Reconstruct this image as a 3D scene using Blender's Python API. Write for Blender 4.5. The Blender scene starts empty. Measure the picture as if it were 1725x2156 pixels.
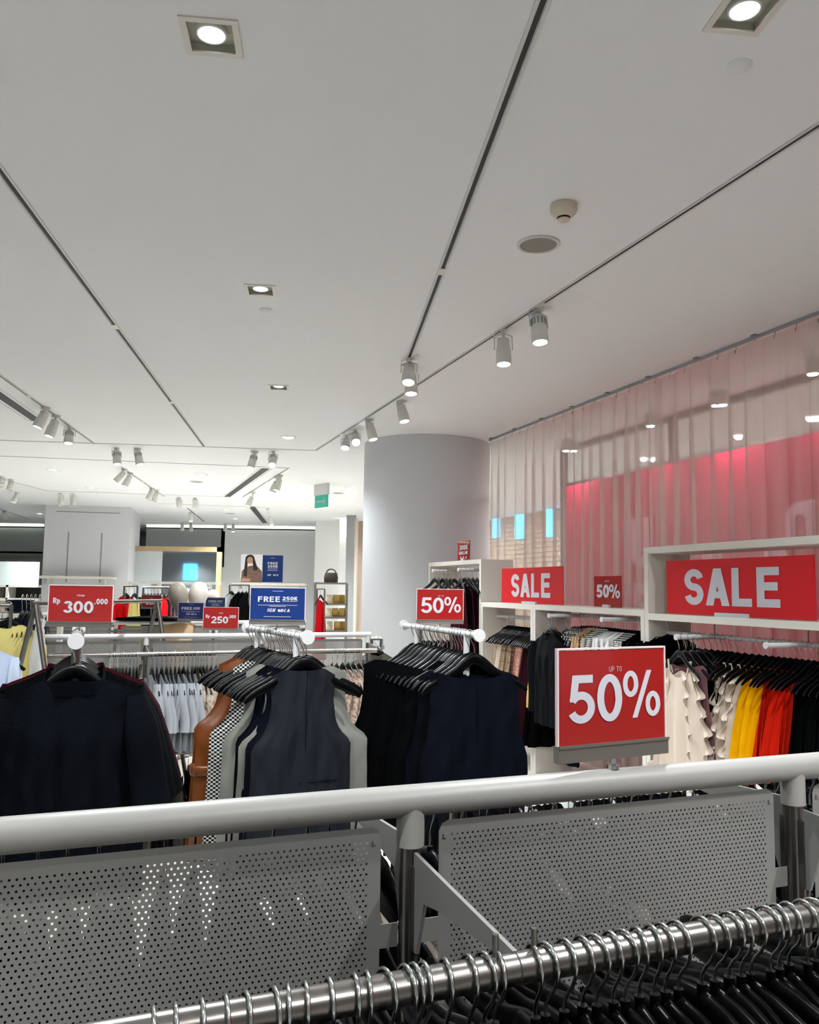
import bpy, math, random
from mathutils import Vector, Matrix
import numpy as np
random.seed(7)
sc = bpy.context.scene
COL = sc.collection
PI = math.pi
R_ = math.radians
# ------------------------------------------------------------------ camera
CAMZ = 1.62
PITCH, ROLL, FPX = R_(5.37), R_(0.745), 1725.0
fwd = Vector((0, math.cos(PITCH), math.sin(PITCH)))
right0 = Vector((1, 0, 0)); up0 = right0.cross(fwd)
rt = right0 * math.cos(ROLL) + up0 * math.sin(ROLL)
up = up0 * math.cos(ROLL) - right0 * math.sin(ROLL)
CM = Matrix((rt, up, -fwd)).transposed()
cam = bpy.data.objects.new('camera', bpy.data.cameras.new('camera'))
COL.objects.link(cam)
cam.matrix_world = Matrix.Translation((0, 0, CAMZ)) @ CM.to_4x4()
cam.data.sensor_fit = 'HORIZONTAL'; cam.data.sensor_width = 36; cam.data.lens = 36.0 * FPX / 1725
cam.data.clip_start = 0.05; cam.data.clip_end = 200
sc.camera = cam
CO = Vector((0, 0, CAMZ))
def ray(px, py): return (CM @ Vector(((px - 862.5) / FPX, -(py - 1078) / FPX, -1))).normalized()
def at_z(px, py, z):
    d = ray(px, py); return CO + d * ((z - CAMZ) / d.z)
def at_y(px, py, y):
    d = ray(px, py); return CO + d * (y / d.y)
def at_plane(px, py, p, n):
    d = ray(px, py); return CO + d * ((p - CO).dot(n) / d.dot(n))
# ------------------------------------------------------------------ view, world
sc.view_settings.view_transform = 'Standard'; sc.view_settings.look = 'None'
sc.view_settings.exposure = 0.5; sc.view_settings.gamma = 1.0
w = bpy.data.worlds.new('world'); sc.world = w; w.use_nodes = True
w.node_tree.nodes['Background'].inputs[0].default_value = (0.8, 0.85, 0.9, 1)
w.node_tree.nodes['Background'].inputs[1].default_value = 0.3
DOWN_W, TRACK_W, MALL_W, BAY_W = 330, 110, 75, 22
# ------------------------------------------------------------------ helpers
def lin(h):
    h = h.lstrip('#'); c = [int(h[i:i + 2], 16) / 255 for i in (0, 2, 4)]
    return tuple(x / 12.92 if x <= .04045 else ((x + .055) / 1.055) ** 2.4 for x in c) + (1,)
MATS = {}
def mat(name, col, rough=.5, metal=0, bump=0, bscale=200, var=0, vscale=8, emit=0, spec=.5, coat=0, pattern=None, sheen=0, col2=None, pscale=40):
    if name in MATS: return MATS[name]
    m = bpy.data.materials.new(name); m.use_nodes = True; nt = m.node_tree; N = nt.nodes; L = nt.links
    b = N['Principled BSDF']; c = lin(col) if isinstance(col, str) else col
    b.inputs['Base Color'].default_value = c; b.inputs['Roughness'].default_value = rough
    b.inputs['Metallic'].default_value = metal; b.inputs['Specular IOR Level'].default_value = spec
    b.inputs['Coat Weight'].default_value = coat
    if sheen: b.inputs['Sheen Weight'].default_value = sheen
    if emit:
        b.inputs['Emission Color'].default_value = c; b.inputs['Emission Strength'].default_value = emit
    tc = N.new('ShaderNodeTexCoord')
    if var or pattern:
        mix = N.new('ShaderNodeMix'); mix.data_type = 'RGBA'
        mix.inputs[6].default_value = c
        mix.inputs[7].default_value = lin(col2) if col2 else tuple(x * (1 - var) for x in c[:3]) + (1,)
        if pattern == 'check':
            p = N.new('ShaderNodeTexChecker'); p.inputs['Scale'].default_value = pscale; out = p.outputs['Fac']
            mp = N.new('ShaderNodeMapping'); mp.inputs['Scale'].default_value = (1, .001, 1)
            L.new(tc.outputs['Object'], mp.inputs[0]); L.new(mp.outputs[0], p.inputs[0])
            L.new(out, mix.inputs[0])
        elif pattern == 'spots':
            p = N.new('ShaderNodeTexNoise'); p.inputs['Scale'].default_value = pscale; p.inputs['Detail'].default_value = 3
            r = N.new('ShaderNodeValToRGB'); r.color_ramp.elements[0].position = .5; r.color_ramp.elements[1].position = .56
            L.new(tc.outputs['Object'], p.inputs['Vector']); L.new(p.outputs['Fac'], r.inputs[0]); L.new(r.outputs[0], mix.inputs[0])
        elif pattern == 'stripes':
            p = N.new('ShaderNodeTexWave'); p.inputs['Scale'].default_value = pscale; p.bands_direction = 'Z'
            r = N.new('ShaderNodeValToRGB'); r.color_ramp.elements[0].position = .45; r.color_ramp.elements[1].position = .55
            L.new(tc.outputs['Object'], p.inputs['Vector']); L.new(p.outputs['Fac'], r.inputs[0]); L.new(r.outputs[0], mix.inputs[0])
        elif pattern == 'brick':
            p = N.new('ShaderNodeTexBrick'); p.inputs['Scale'].default_value = pscale
            p.inputs['Color1'].default_value = c; p.inputs['Color2'].default_value = tuple(x * .9 for x in c[:3]) + (1,)
            p.inputs['Mortar'].default_value = lin(col2) if col2 else (.2, .2, .2, 1); p.inputs['Mortar Size'].default_value = .02
            mp = N.new('ShaderNodeMapping'); mp.inputs['Rotation'].default_value = (R_(90), 0, 0)
            L.new(tc.outputs['Object'], mp.inputs[0]); L.new(mp.outputs[0], p.inputs[0])
            L.new(p.outputs['Color'], mix.inputs[6]); mix.inputs[0].default_value = 0
        else:
            p = N.new('ShaderNodeTexNoise'); p.inputs['Scale'].default_value = vscale; p.inputs['Detail'].default_value = 4
            L.new(tc.outputs['Object'], p.inputs['Vector']); L.new(p.outputs['Fac'], mix.inputs[0])
        L.new(mix.outputs[2], b.inputs['Base Color'])
    if bump:
        p2 = N.new('ShaderNodeTexNoise'); p2.inputs['Scale'].default_value = bscale; p2.inputs['Detail'].default_value = 2
        bp = N.new('ShaderNodeBump'); bp.inputs['Strength'].default_value = bump; bp.inputs['Distance'].default_value = .002
        L.new(tc.outputs['Object'], p2.inputs['Vector']); L.new(p2.outputs['Fac'], bp.inputs['Height']); L.new(bp.outputs[0], b.inputs['Normal'])
    MATS[name] = m; return m
def fab(name, col, **k):
    k.setdefault('rough', .9); k.setdefault('bump', .5); k.setdefault('bscale', 260); k.setdefault('var', .3); k.setdefault('vscale', 14); k.setdefault('spec', .05)
    return mat(name, col, **k)

class MB:
    def __init__(s): s.v = []; s.f = []; s.m = []; s.sm = []
    def add(s, vs, fs, T=None, mi=0, smooth=True):
        o = len(s.v)
        for v in vs:
            v = Vector(v); s.v.append(T @ v if T else v)
        for f in fs: s.f.append(tuple(i + o for i in f)); s.m.append(mi); s.sm.append(smooth)
        return s
    def box(s, c, d, T=None, mi=0):
        x, y, z = c; a, b, e = d[0] / 2, d[1] / 2, d[2] / 2
        vs = [(x + i * a, y + j * b, z + k * e) for i in (-1, 1) for j in (-1, 1) for k in (-1, 1)]
        return s.add(vs, [(0, 1, 3, 2), (4, 6, 7, 5), (0, 4, 5, 1), (2, 3, 7, 6), (0, 2, 6, 4), (1, 5, 7, 3)], T, mi, False)
    def tube(s, pts, r, n=10, T=None, mi=0, cap=True, flat=1.0):
        pts = [Vector(p) for p in pts]; k = len(pts)
        rs = r if isinstance(r, (list, tuple)) else [r] * k
        t0 = (pts[1] - pts[0]).normalized()
        a = t0.orthogonal().normalized()
        if abs(t0.z) < .9: a = (Vector((0, 0, 1)) - t0 * t0.z).normalized()
        vs = []; fs = []
        for i, p in enumerate(pts):
            t = (pts[min(i + 1, k - 1)] - pts[max(i - 1, 0)]).normalized()
            a = (a - t * a.dot(t)).normalized(); b = t.cross(a)
            for j in range(n):
                an = 2 * PI * j / n
                vs.append(p + a * (math.cos(an) * rs[i]) + b * (math.sin(an) * rs[i] * flat))
        for i in range(k - 1):
            for j in range(n):
                fs.append((i * n + j, i * n + (j + 1) % n, (i + 1) * n + (j + 1) % n, (i + 1) * n + j))
        s.add(vs, fs, T, mi, True)
        if cap:
            s.add(vs[:n], [tuple(range(n))[::-1]], T, mi, False); s.add(vs[-n:], [tuple(range(n))], T, mi, False)
        return s
    def lathe(s, prof, n=24, T=None, mi=0):
        vs = [(r * math.cos(2 * PI * j / n), r * math.sin(2 * PI * j / n), z) for r, z in prof for j in range(n)]
        fs = [(i * n + j, i * n + (j + 1) % n, (i + 1) * n + (j + 1) % n, (i + 1) * n + j) for i in range(len(prof) - 1) for j in range(n)]
        return s.add(vs, fs, T, mi, True)
    def prism(s, poly, y0, y1, T=None, mi=0):   # polygon in xz, extruded along y
        n = len(poly); vs = [(x, y0, z) for x, z in poly] + [(x, y1, z) for x, z in poly]
        return s.add(vs, [tuple(range(n)), tuple(range(2 * n - 1, n - 1, -1))] + [(i, i + n, (i + 1) % n + n, (i + 1) % n) for i in range(n)], T, mi, False)
    def mesh(s, name, mats):
        me = bpy.data.meshes.new(name); me.from_pydata([tuple(v) for v in s.v], [], s.f)
        for m in (mats if isinstance(mats, (list, tuple)) else [mats]): me.materials.append(m)
        me.polygons.foreach_set('material_index', s.m); me.polygons.foreach_set('use_smooth', s.sm); me.update()
        return me
    def build(s, name, mats, parent=None, loc=None, rz=0, **tags):
        return put(name, s.mesh(name, mats), parent, loc, rz, **tags)
def put(name, data, parent=None, loc=None, rz=0, **tags):
    o = bpy.data.objects.new(name, data); COL.objects.link(o)
    if parent: o.parent = parent
    if loc is not None: o.location = loc
    o.rotation_euler[2] = rz
    for k, v in tags.items():
        if v: o[k] = v
    return o
def thing(name, label, category, loc=(0, 0, 0), rz=0, group=None):
    return put(name, None, None, loc, rz, label=label, category=category, group=group)
def dup(root, loc, rz, label, group=None, fabric=None):
    r = root.copy(); COL.objects.link(r); r.location = loc; r.rotation_euler = (0, 0, rz); r['label'] = label
    if group: r['group'] = group
    elif 'group' in r: del r['group']
    for ch in list(root.children):
        c = ch.copy(); COL.objects.link(c); c.parent = r
        for g in ch.children:
            d = g.copy(); COL.objects.link(d); d.parent = c
    return r
def struct(o): o['kind'] = 'structure'; return o
def align(p, q):  # matrix taking local +Z to direction q-p, at p
    d = (Vector(q) - Vector(p)).normalized()
    return Matrix.Translation(Vector(p)) @ d.to_track_quat('Z', 'Y').to_matrix().to_4x4()
# ------------------------------------------------------------------ materials
M_ceil = mat('ceiling_paint', '#dcdee0', .9, bump=.05, bscale=60)
M_wall = mat('wall_paint', '#c6c8cc', .85, bump=.05, bscale=60)
M_wallw = mat('white_wall_paint', '#d8d9d9', .85, bump=.05, bscale=60)
M_dark = mat('bulkhead_grey', '#8f9294', .85)
M_floor = mat('floor_tile', '#d9d9d8', .4, pattern='brick', col2='#aeaaa2', pscale=1.6)
M_black = mat('black_slot', '#1c1c1c', .6)
M_white = mat('white_lacquer', '#cfccc4', .45)
M_wgrey = mat('white_powder_coat', '#c4c5c5', .4)
M_grey = mat('grey_powder_coat', '#8b8985', .42, bump=.06, bscale=90, var=.06, vscale=30)
M_panel = mat('perforated_steel', '#7b7a77', .45, metal=.2)
M_steel = mat('brushed_steel', '#8f8c87', .3, metal=1, var=.25, vscale=60)
M_bar = mat('stainless_bar', '#8f8b86', .27, metal=1, var=.15, vscale=50)
M_chrome = mat('chrome_wire', '#d4dad8', .14, metal=1)
M_plas = mat('black_hanger_plastic', '#030304', .3, spec=.16)
M_plasg = mat('charcoal_hanger_plastic', '#101214', .42, spec=.2)
M_spot = mat('lamp_housing', '#d2d2cd', .45)
M_lampin = mat('lamp_recess', '#b5b5a8', .6)
M_on = mat('lit_lens', '#f4fbff', .3, emit=9)
M_hot = mat('bright_lens', '#eef9ff', .3, emit=40)
M_cove = mat('cove_light', '#f2ffe8', .5, emit=2.2)
M_wood = mat('light_wood', '#b79f76', .5, var=.25, vscale=5)
M_red = mat('sale_red', '#c20618', .4)
M_redp = mat('price_red', '#931a17', .16, coat=.5)
M_blue = mat('promo_blue', '#0d2c68', .2, coat=.4)
M_txt = mat('sign_white', '#b9b9c0', .5)
M_alu = mat('sign_holder_metal', '#8d8a83', .38, metal=.8)
M_mirror = mat('mirror_glass', '#e8eeee', .03, metal=1)
M_skin = mat('poster_skin', '#b98a70', .6); M_hair = mat('poster_hair', '#15110f', .6)
M_cloth = mat('poster_brown', '#5d3a33', .7, pattern='spots', col2='#8f7767', pscale=60)
F = dict(
 navyknit=fab('navy_knit', '#05080e', bscale=120, bump=1, vscale=40), blackknit=fab('black_knit', '#050608', bscale=120, bump=1),
 maroonknit=fab('maroon_knit', '#350d17', bscale=120, bump=1), slate=fab('slate_suiting', '#1b1e23', var=.12), navy=fab('navy_crepe', '#060912', var=.2),
 black=fab('black_crepe', '#040506'), khaki=fab('grey_khaki_twill', '#73746e', var=.15), gingham=fab('black_white_gingham', '#b4b4b0', pattern='check', col2='#0b0b0c', pscale=130),
 leather=fab('tan_faux_leather', '#6a3712', rough=.35, spec=.5, bump=.1), greyjersey=fab('light_grey_jersey', '#90949a', var=.08),
 white=fab('white_cotton', '#e2e4e4', var=.06), cream=fab('cream_crepe', '#cdbfb0', var=.06), yellow=fab('yellow_linen', '#e0a400', var=.08), orange=fab('red_viscose', '#c41f0c', var=.1),
 red=fab('bright_red_cotton', '#d0101a', var=.1), maroon=fab('burgundy_satin', '#300a17', rough=.6), pink=fab('blush_lace', '#c99a8c', pattern='spots', col2='#e0c0b4', pscale=60),
 floral=fab('floral_print', '#a89c90', pattern='spots', col2='#8a6f5c', pscale=50), sequin=fab('brown_sequin', '#3a211d', rough=.3, pattern='spots', col2='#b58f80', pscale=160, spec=.8),
 mono=fab('black_white_print', '#15151a', pattern='spots', col2='#d8d4cf', pscale=45), beige=fab('beige_cotton', '#c9ab86', var=.1), mustard=fab('mustard_satin', '#c8a55c', rough=.5, var=.1),
 leopard=fab('leopard_print', '#c4a582', pattern='spots', col2='#2a1d16', pscale=55), stripe=fab('grey_striped_cotton', '#e0e0da', pattern='stripes', col2='#55565a', pscale=25),
 charcoal=fab('charcoal_wool', '#111316'), dusty=fab('dusty_rose', '#6a4a4e', var=.1), paleyellow=fab('pale_yellow_cotton', '#c9bd76', var=.1), denim=fab('dark_denim', '#0c1322'),
 paleblue=fab('pale_blue_cotton', '#b9c6dc', var=.08), olive=fab('olive_grey', '#4c4b44'), blouse=fab('silver_grey_blouse', '#b9bab8', var=.1), champagne=fab('champagne_mesh', '#b39f86', pattern='spots', col2='#7c6a55', pscale=70))
# ------------------------------------------------------------------ directions of the shop
ZC = 3.45
U = Vector((math.sin(R_(68.8)), math.cos(R_(68.8)), 0)); Nn = Vector((-U.y, U.x, 0)); RZ = R_(21.2)   # rack rows
W0 = at_z(1031, 925, ZC); W1 = at_z(1725, 655, ZC)                       # curtain line on the ceiling
WD = (W1 - W0).normalized(); WN = Vector((-WD.y, WD.x, 0))               # WN points out of the room
if WN.x < 0: WN = -WN
RB = R_(6.5)                                                             # ceiling grid turned left of the view
BD = Vector((-math.sin(RB), math.cos(RB), 0)); BX = Vector((math.cos(RB), math.sin(RB), 0))
def zang(d): return math.atan2(d.y, d.x)
# ------------------------------------------------------------------ shell
def loc2b(p): return (p.dot(BX), p.dot(BD))
lights_px = [(446, 60), (1568, 8), (549, 601), (587, 809), (607, 916), (112, 986), (192, 1024), (424, 995), (393, 1029), (83, 1079), (477, 1071), (496, 1090), (647, 1066), (689, 1048), (736, 1024)]
lp = []
for (px, py) in lights_px:
    p = at_z(px, py, ZC + .03); lp.append(loc2b(p))
extra = [(-9.5, 1), (-12, -2), (-10, 6), (-12.5, 11), (-1.0, .2), (1.9, .2), (-4, 2.4), (-4, 4.6), (-4, 6.8), (-6.6, .2), (3.4, -2), (-1, -2), (-5, -2)]  # unseen downlights added to light the foreground and what the mirror reflects
HS = .082
holes = lp + extra
def ceiling():
    xs = sorted({-22, 9} | {x + s * HS for x, y in holes for s in (-1, 1)}); ys = sorted({-5, 36} | {y + s * HS for x, y in holes for s in (-1, 1)})
    mb = MB(); nx, ny = len(xs), len(ys)
    vs = [tuple(BX * x + BD * y + Vector((0, 0, ZC))) for y in ys for x in xs]; fs = []
    for j in range(ny - 1):
        for i in range(nx - 1):
            cx, cy = (xs[i] + xs[i + 1]) / 2, (ys[j] + ys[j + 1]) / 2
            if any(abs(cx - hx) < HS and abs(cy - hy) < HS for hx, hy in holes): continue
            a = j * nx + i; fs.append((a, a + nx, a + nx + 1, a + 1))
    mb.add(vs, fs, None, 0, False)
    return struct(mb.build('ceiling', M_ceil))
ceiling()
MB().box((-5, 14, -.05), (34, 44, .1)).build('floor', M_floor, kind='structure')
MB().box((-5, 14, ZC + .3), (44, 54, .1)).build('trim_1', M_ceil, kind='structure', label='ceiling slab above the suspended ceiling')
# column
colc = Vector((at_y(899, 1000, 10.35).x, 10.35, 0))
MB().lathe([(.8, 0), (.8, ZC)], 96).build('wall_column', M_wall, loc=colc, kind='structure')
# short wall between column and curtain, and behind
p = W0 - WD * .05
MB().box((0, 0, ZC / 2), (.5, .06, ZC)).build('wall_right_end', M_wallw, loc=(p.x - .28, p.y + .33, 0), rz=zang(WD), kind='structure')
# back walls ------------------------------------------------------
YB = 24.6
def wallpx(name, x0, x1, Y, ztop, zbot, m, th=.1, y2=None, **k):
    a = at_y(x0, 1240, Y); b = at_y(x1, 1240, y2 or Y); a.z = b.z = 0
    d = (b - a)
    return MB().box((d.length / 2, th / 2, (ztop + zbot) / 2), (d.length, th, ztop - zbot)).build(name, m, loc=a, rz=zang(d), **k)
wallpx('wall_back', 303, 470, YB, ZC - .12, 2.2, M_dark, kind='structure')
wallpx('wall_back_right', 462, 735, YB, ZC - .12, 0, M_wallw, kind='structure')
wallpx('wall_back_low', 303, 470, YB + .1, 2.2, 0, M_wall, kind='structure')
wallpx('wall_far_left', -60, 90, YB + .4, ZC - .12, 2.55, M_dark, kind='structure')
wallpx('wall_alcove', -400, 95, YB + 5, 2.6, 0, M_wallw, kind='structure')
MB().box((-13, YB + 2.9, 2.58), (9, 5, .06)).build('trim_2', M_white, kind='structure', label='lower ceiling of the alcove behind the left bulkhead')
wallpx('trim_3', 303, 712, YB - .03, ZC - .005, ZC - .07, M_cove, th=.12, kind='structure', label='glowing cove strip along the top of the back wall')
wallpx('trim_4', -200, 82, YB + .3, ZC - .005, ZC - .07, M_cove, th=.12, kind='structure', label='glowing cove strip above the far left bulkhead')
wallpx('wall_back_return', 727, 747, 20.5, ZC, 0, M_dark, kind='structure')
wallpx('trim_5', 713, 727, 21.5, ZC - .02, 2.95, M_cove, kind='structure', label='lit vertical cove beside the grey wall return')
wallpx('trim_6', 713, 729, 21.7, 2.95, 0, M_wallw, kind='structure', label='white wall strip beside the grey wall return')
wallpx('door_1', 745, 750, 19, ZC - .22, 0, mat('door_frame_beige', '#b9aa9c', .6), kind='structure')
wallpx('door_2', 752, 775, 19.3, ZC - .25, 0, mat('door_leaf_taupe', '#a08d7c', .6, var=.2, vscale=3), kind='structure')
wallpx('wall_back_end', 735, 1200, 23, ZC, 0, M_wall, kind='structure')
MB().box((-17, 13, ZC / 2), (.1, 38, ZC)).build('wall_left', M_wall, kind='structure')
MB().box((-4, -4.5, ZC / 2), (30, .1, ZC)).build('wall_front', M_wall, kind='structure')
MB().box((-13, 32, ZC / 2), (30, .1, ZC)).build('wall_far', M_wall, kind='structure')
# square pier with shelf (left)
a = at_y(87, 1240, 18.8); b = at_y(268, 1240, 19.2); a.z = b.z = 0; d = b - a; PW = d.length
pier = MB().box((PW / 2, 1.1, ZC / 2), (PW, 2.2, ZC)).build('wall_pier', M_wall, loc=a, rz=zang(d), kind='structure')
s = MB()
for f_ in (.28, .67): s.box((PW * f_, -.004, 2.25), (.035, .008, 1.15))
s.box((PW * .5, -.004, 3.3), (PW * .75, .008, .02)); s.build('trim_7', M_dark, loc=a, rz=zang(d), kind='structure', label='dark vertical shelf slots in the pier face')
sh = MB().box((PW * .44, -.2, 1.78), (PW * .86, .38, .06)).box((PW * .1, -.17, 1.68), (.03, .3, .14)).box((PW * .75, -.17, 1.68), (.03, .3, .14))
sh.build('wall_shelf', M_white, loc=a, rz=zang(d), label='white wall shelf mounted across the square pier', category='shelf')
# ------------------------------------------------------------------ curtain window side
def wp(s_, o, z=0):  # s along curtain from its far end, o outwards
    p = W0 + WD * s_ + WN * o; return Vector((p.x, p.y, z))
RW = zang(WD)
def wbox(name, s0, s1, o0, o1, z0, z1, m, **k):
    c = wp((s0 + s1) / 2, (o0 + o1) / 2)
    return MB().box((0, 0, (z0 + z1) / 2), (s1 - s0, abs(o1 - o0), z1 - z0)).build(name, m, loc=c, rz=RW, **k)
def s_of(px, py, o): 
    p = at_plane(px, py, wp(0, o), WN); return (p - W0).dot(WD), p.z
LEN = 12.5
# sheer material
ms = bpy.data.materials.new('sheer_voile'); ms.use_nodes = True; nt = ms.node_tree; nt.nodes.clear()
o_ = nt.nodes.new('ShaderNodeOutputMaterial'); tr = nt.nodes.new('ShaderNodeBsdfTransparent'); df = nt.nodes.new('ShaderNodeBsdfDiffuse'); tl = nt.nodes.new('ShaderNodeBsdfTranslucent')
m1 = nt.nodes.new('ShaderNodeMixShader'); m2 = nt.nodes.new('ShaderNodeMixShader')
df.inputs[0].default_value = tl.inputs[0].default_value = lin('#d9d2cc')
m1.inputs[0].default_value = .4; m2.inputs[0].default_value = .5
wv = nt.nodes.new('ShaderNodeTexNoise'); wv.inputs['Scale'].default_value = 3
mr = nt.nodes.new('ShaderNodeMapRange'); mr.inputs[3].default_value = .42; mr.inputs[4].default_value = .56
nt.links.new(wv.outputs['Fac'], mr.inputs[0]); nt.links.new(mr.outputs[0], m2.inputs[0])
nt.links.new(df.outputs[0], m1.inputs[1]); nt.links.new(tl.outputs[0], m1.inputs[2]); nt.links.new(tr.outputs[0], m2.inputs[1]); nt.links.new(m1.outputs[0], m2.inputs[2]); nt.links.new(m2.outputs[0], o_.inputs[0])
def curtain(s0, s1, seed, lab):
    rnd = random.Random(seed); n = int((s1 - s0) / .012); nz = 14
    root = thing('sheer_curtain', lab, 'curtain', wp(s0, 0, .03), RW)
    ks = [(rnd.uniform(.9, 1.1), rnd.uniform(0, 6)) for _ in range(3)]
    vs = []
    for j in range(nz + 1):
        v = j / nz; z = (ZC - .045 - .03) * (1 - v)
        for i in range(n + 1):
            x = (s1 - s0) * i / n
            ph = 2 * PI * x / .19 * ks[0][0] + 1.1 * math.sin(x * 2.1 + ks[1][1]) + .5 * math.sin(x * 5.3)
            amp = (.012 + .032 * min(1, v * 6)) * (.75 + .35 * math.sin(x * 3.7 + ks[2][1]))
            y = amp * math.sin(ph + .25 * v) + .012 * math.sin(x * 9 + v * 2)
            vs.append((x + .05 * math.cos(ph) * min(1, .25 + v * 6) * (.7 + .4 * math.sin(x * 2.7)), y, z))
    fs = [(j * (n + 1) + i, j * (n + 1) + i + 1, (j + 1) * (n + 1) + i + 1, (j + 1) * (n + 1) + i) for j in range(nz) for i in range(n)]
    MB().add(vs, fs).build('fabric', ms, root)
    hk = MB()
    x = .05
    while x < s1 - s0:
        z = ZC - .075
        hk.tube([(x, 0, z + .03), (x + .008, -.008, z + .005), (x, -.012, z - .035), (x - .006, -.008, z - .01)], .0022, 5); x += .19
    hk.build('curtain_hook', M_steel, root, label='metal hooks along the heading', kind='stuff')
sA = s_of(1385, 1000, 0)[0]
curtain(.0, 2.0, 1, 'sheer off white curtain at the far end beside the round column')
curtain(1.9, sA + .05, 2, 'sheer curtain in the middle of the window in front of red panel')
curtain(sA - .05, 8.2, 3, 'sheer curtain nearest the camera at the right edge')
crl = thing('curtain_rail', 'slim blue grey curtain rail fixed under the ceiling', 'curtain rail', wp(0, 0, 0), RW)
MB().box((4.1, 0, ZC - .012), (8.2, .022, .02)).build('track', mat('rail_metal', '#8f9aa0', .5), crl)
for i in range(13): MB().box((.1 + i * .62, -.02, ZC - .006), (.04, .045, .012)).build('bracket', M_dark, crl)
# window bay : red backdrop panels lit by display lamps, glass and the mall behind
sR, zR = s_of(1192, 960, .75)
rp = thing('red_window_backdrop', 'big red backdrop board with white letters seen through the sheer curtain', 'backdrop', wp(sR, .75, 0), RW)
MB().box((4.8, .02, 1.45), (9.6, .04, 2.8)).build('board', mat('backdrop_red', '#d82450', .55), rp)
mg = bpy.data.materials.new('window_glass'); mg.use_nodes = True; nt = mg.node_tree; nt.nodes.clear()
o_ = nt.nodes.new('ShaderNodeOutputMaterial'); tr = nt.nodes.new('ShaderNodeBsdfTransparent'); gl = nt.nodes.new('ShaderNodeBsdfGlossy'); m1 = nt.nodes.new('ShaderNodeMixShader')
gl.inputs['Roughness'].default_value = .02; m1.inputs[0].default_value = .03; tr.inputs[0].default_value = (.93, .96, .95, 1)
nt.links.new(tr.outputs[0], m1.inputs[1]); nt.links.new(gl.outputs[0], m1.inputs[2]); nt.links.new(m1.outputs[0], o_.inputs[0])
win = MB()
for s_ in (-.2, 2.0, 4.6, 7.2, 9.8): win.box((s_, 0, ZC / 2), (.06, .08, ZC))
for z in (.04, 2.95, ZC - .03): win.box((4.8, 0, z), (10, .07, .06))
win = win.build('window_1', mat('window_frame', '#77716c', .5), loc=wp(0, 1.15), rz=RW, kind='structure')
MB().box((4.8, 0, ZC / 2), (10, .008, ZC - .1)).build('window_pane', mg, win)
# mall beyond
wbox('wall_mall', -14, LEN + 3, 5.0, 5.1, 0, 4.5, mat('mall_wall', '#c9b6a0', .7, pattern='brick', col2='#7d6d5e', pscale=2.2), kind='structure')
wbox('wall_mall_end', -13.1, -13, .9, 5.2, 0, 4.5, M_wallw, kind='structure')
gs = mat('mall_screen', '#5cc8ff', .4, emit=1.7)
for i, (x0, x1, y0, y1) in enumerate([(1036, 1046, 1062, 1132), (1084, 1097, 1062, 1134), (1150, 1158, 1068, 1130), (1180, 1192, 1065, 1130), (1188, 1194, 1185, 1270)]):
    sa, za = s_of(x0, y0, 4.9); sb, zb = s_of(x1, y1, 4.9)
    wbox('display_screen', sa, sb, 4.9, 5.02, zb, za, gs, label='glowing blue screen behind the curtain, %s' % ['leftmost sliver', 'second from the left', 'narrow middle one', 'upper one by the red board', 'low tall one by the red board'][i], category='screen')
MB().box((-12.1, -4.43, 2.4), (.75, .04, .9)).build('display_screen', gs, label='glowing cyan screen behind the camera, reflected in the background mirror', category='screen')
for s_ in (-10, -6, -3, 0, 3, 6, 9):
    l = bpy.data.lights.new('mall_fill', 'AREA'); l.energy = MALL_W; l.size = 1.2; o = put('mall_fill', l, None, wp(s_, 3.2, 3.35))  # unseen fill light added to brighten the mall behind the curtain
    o['kind'] = 'helper'
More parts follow.
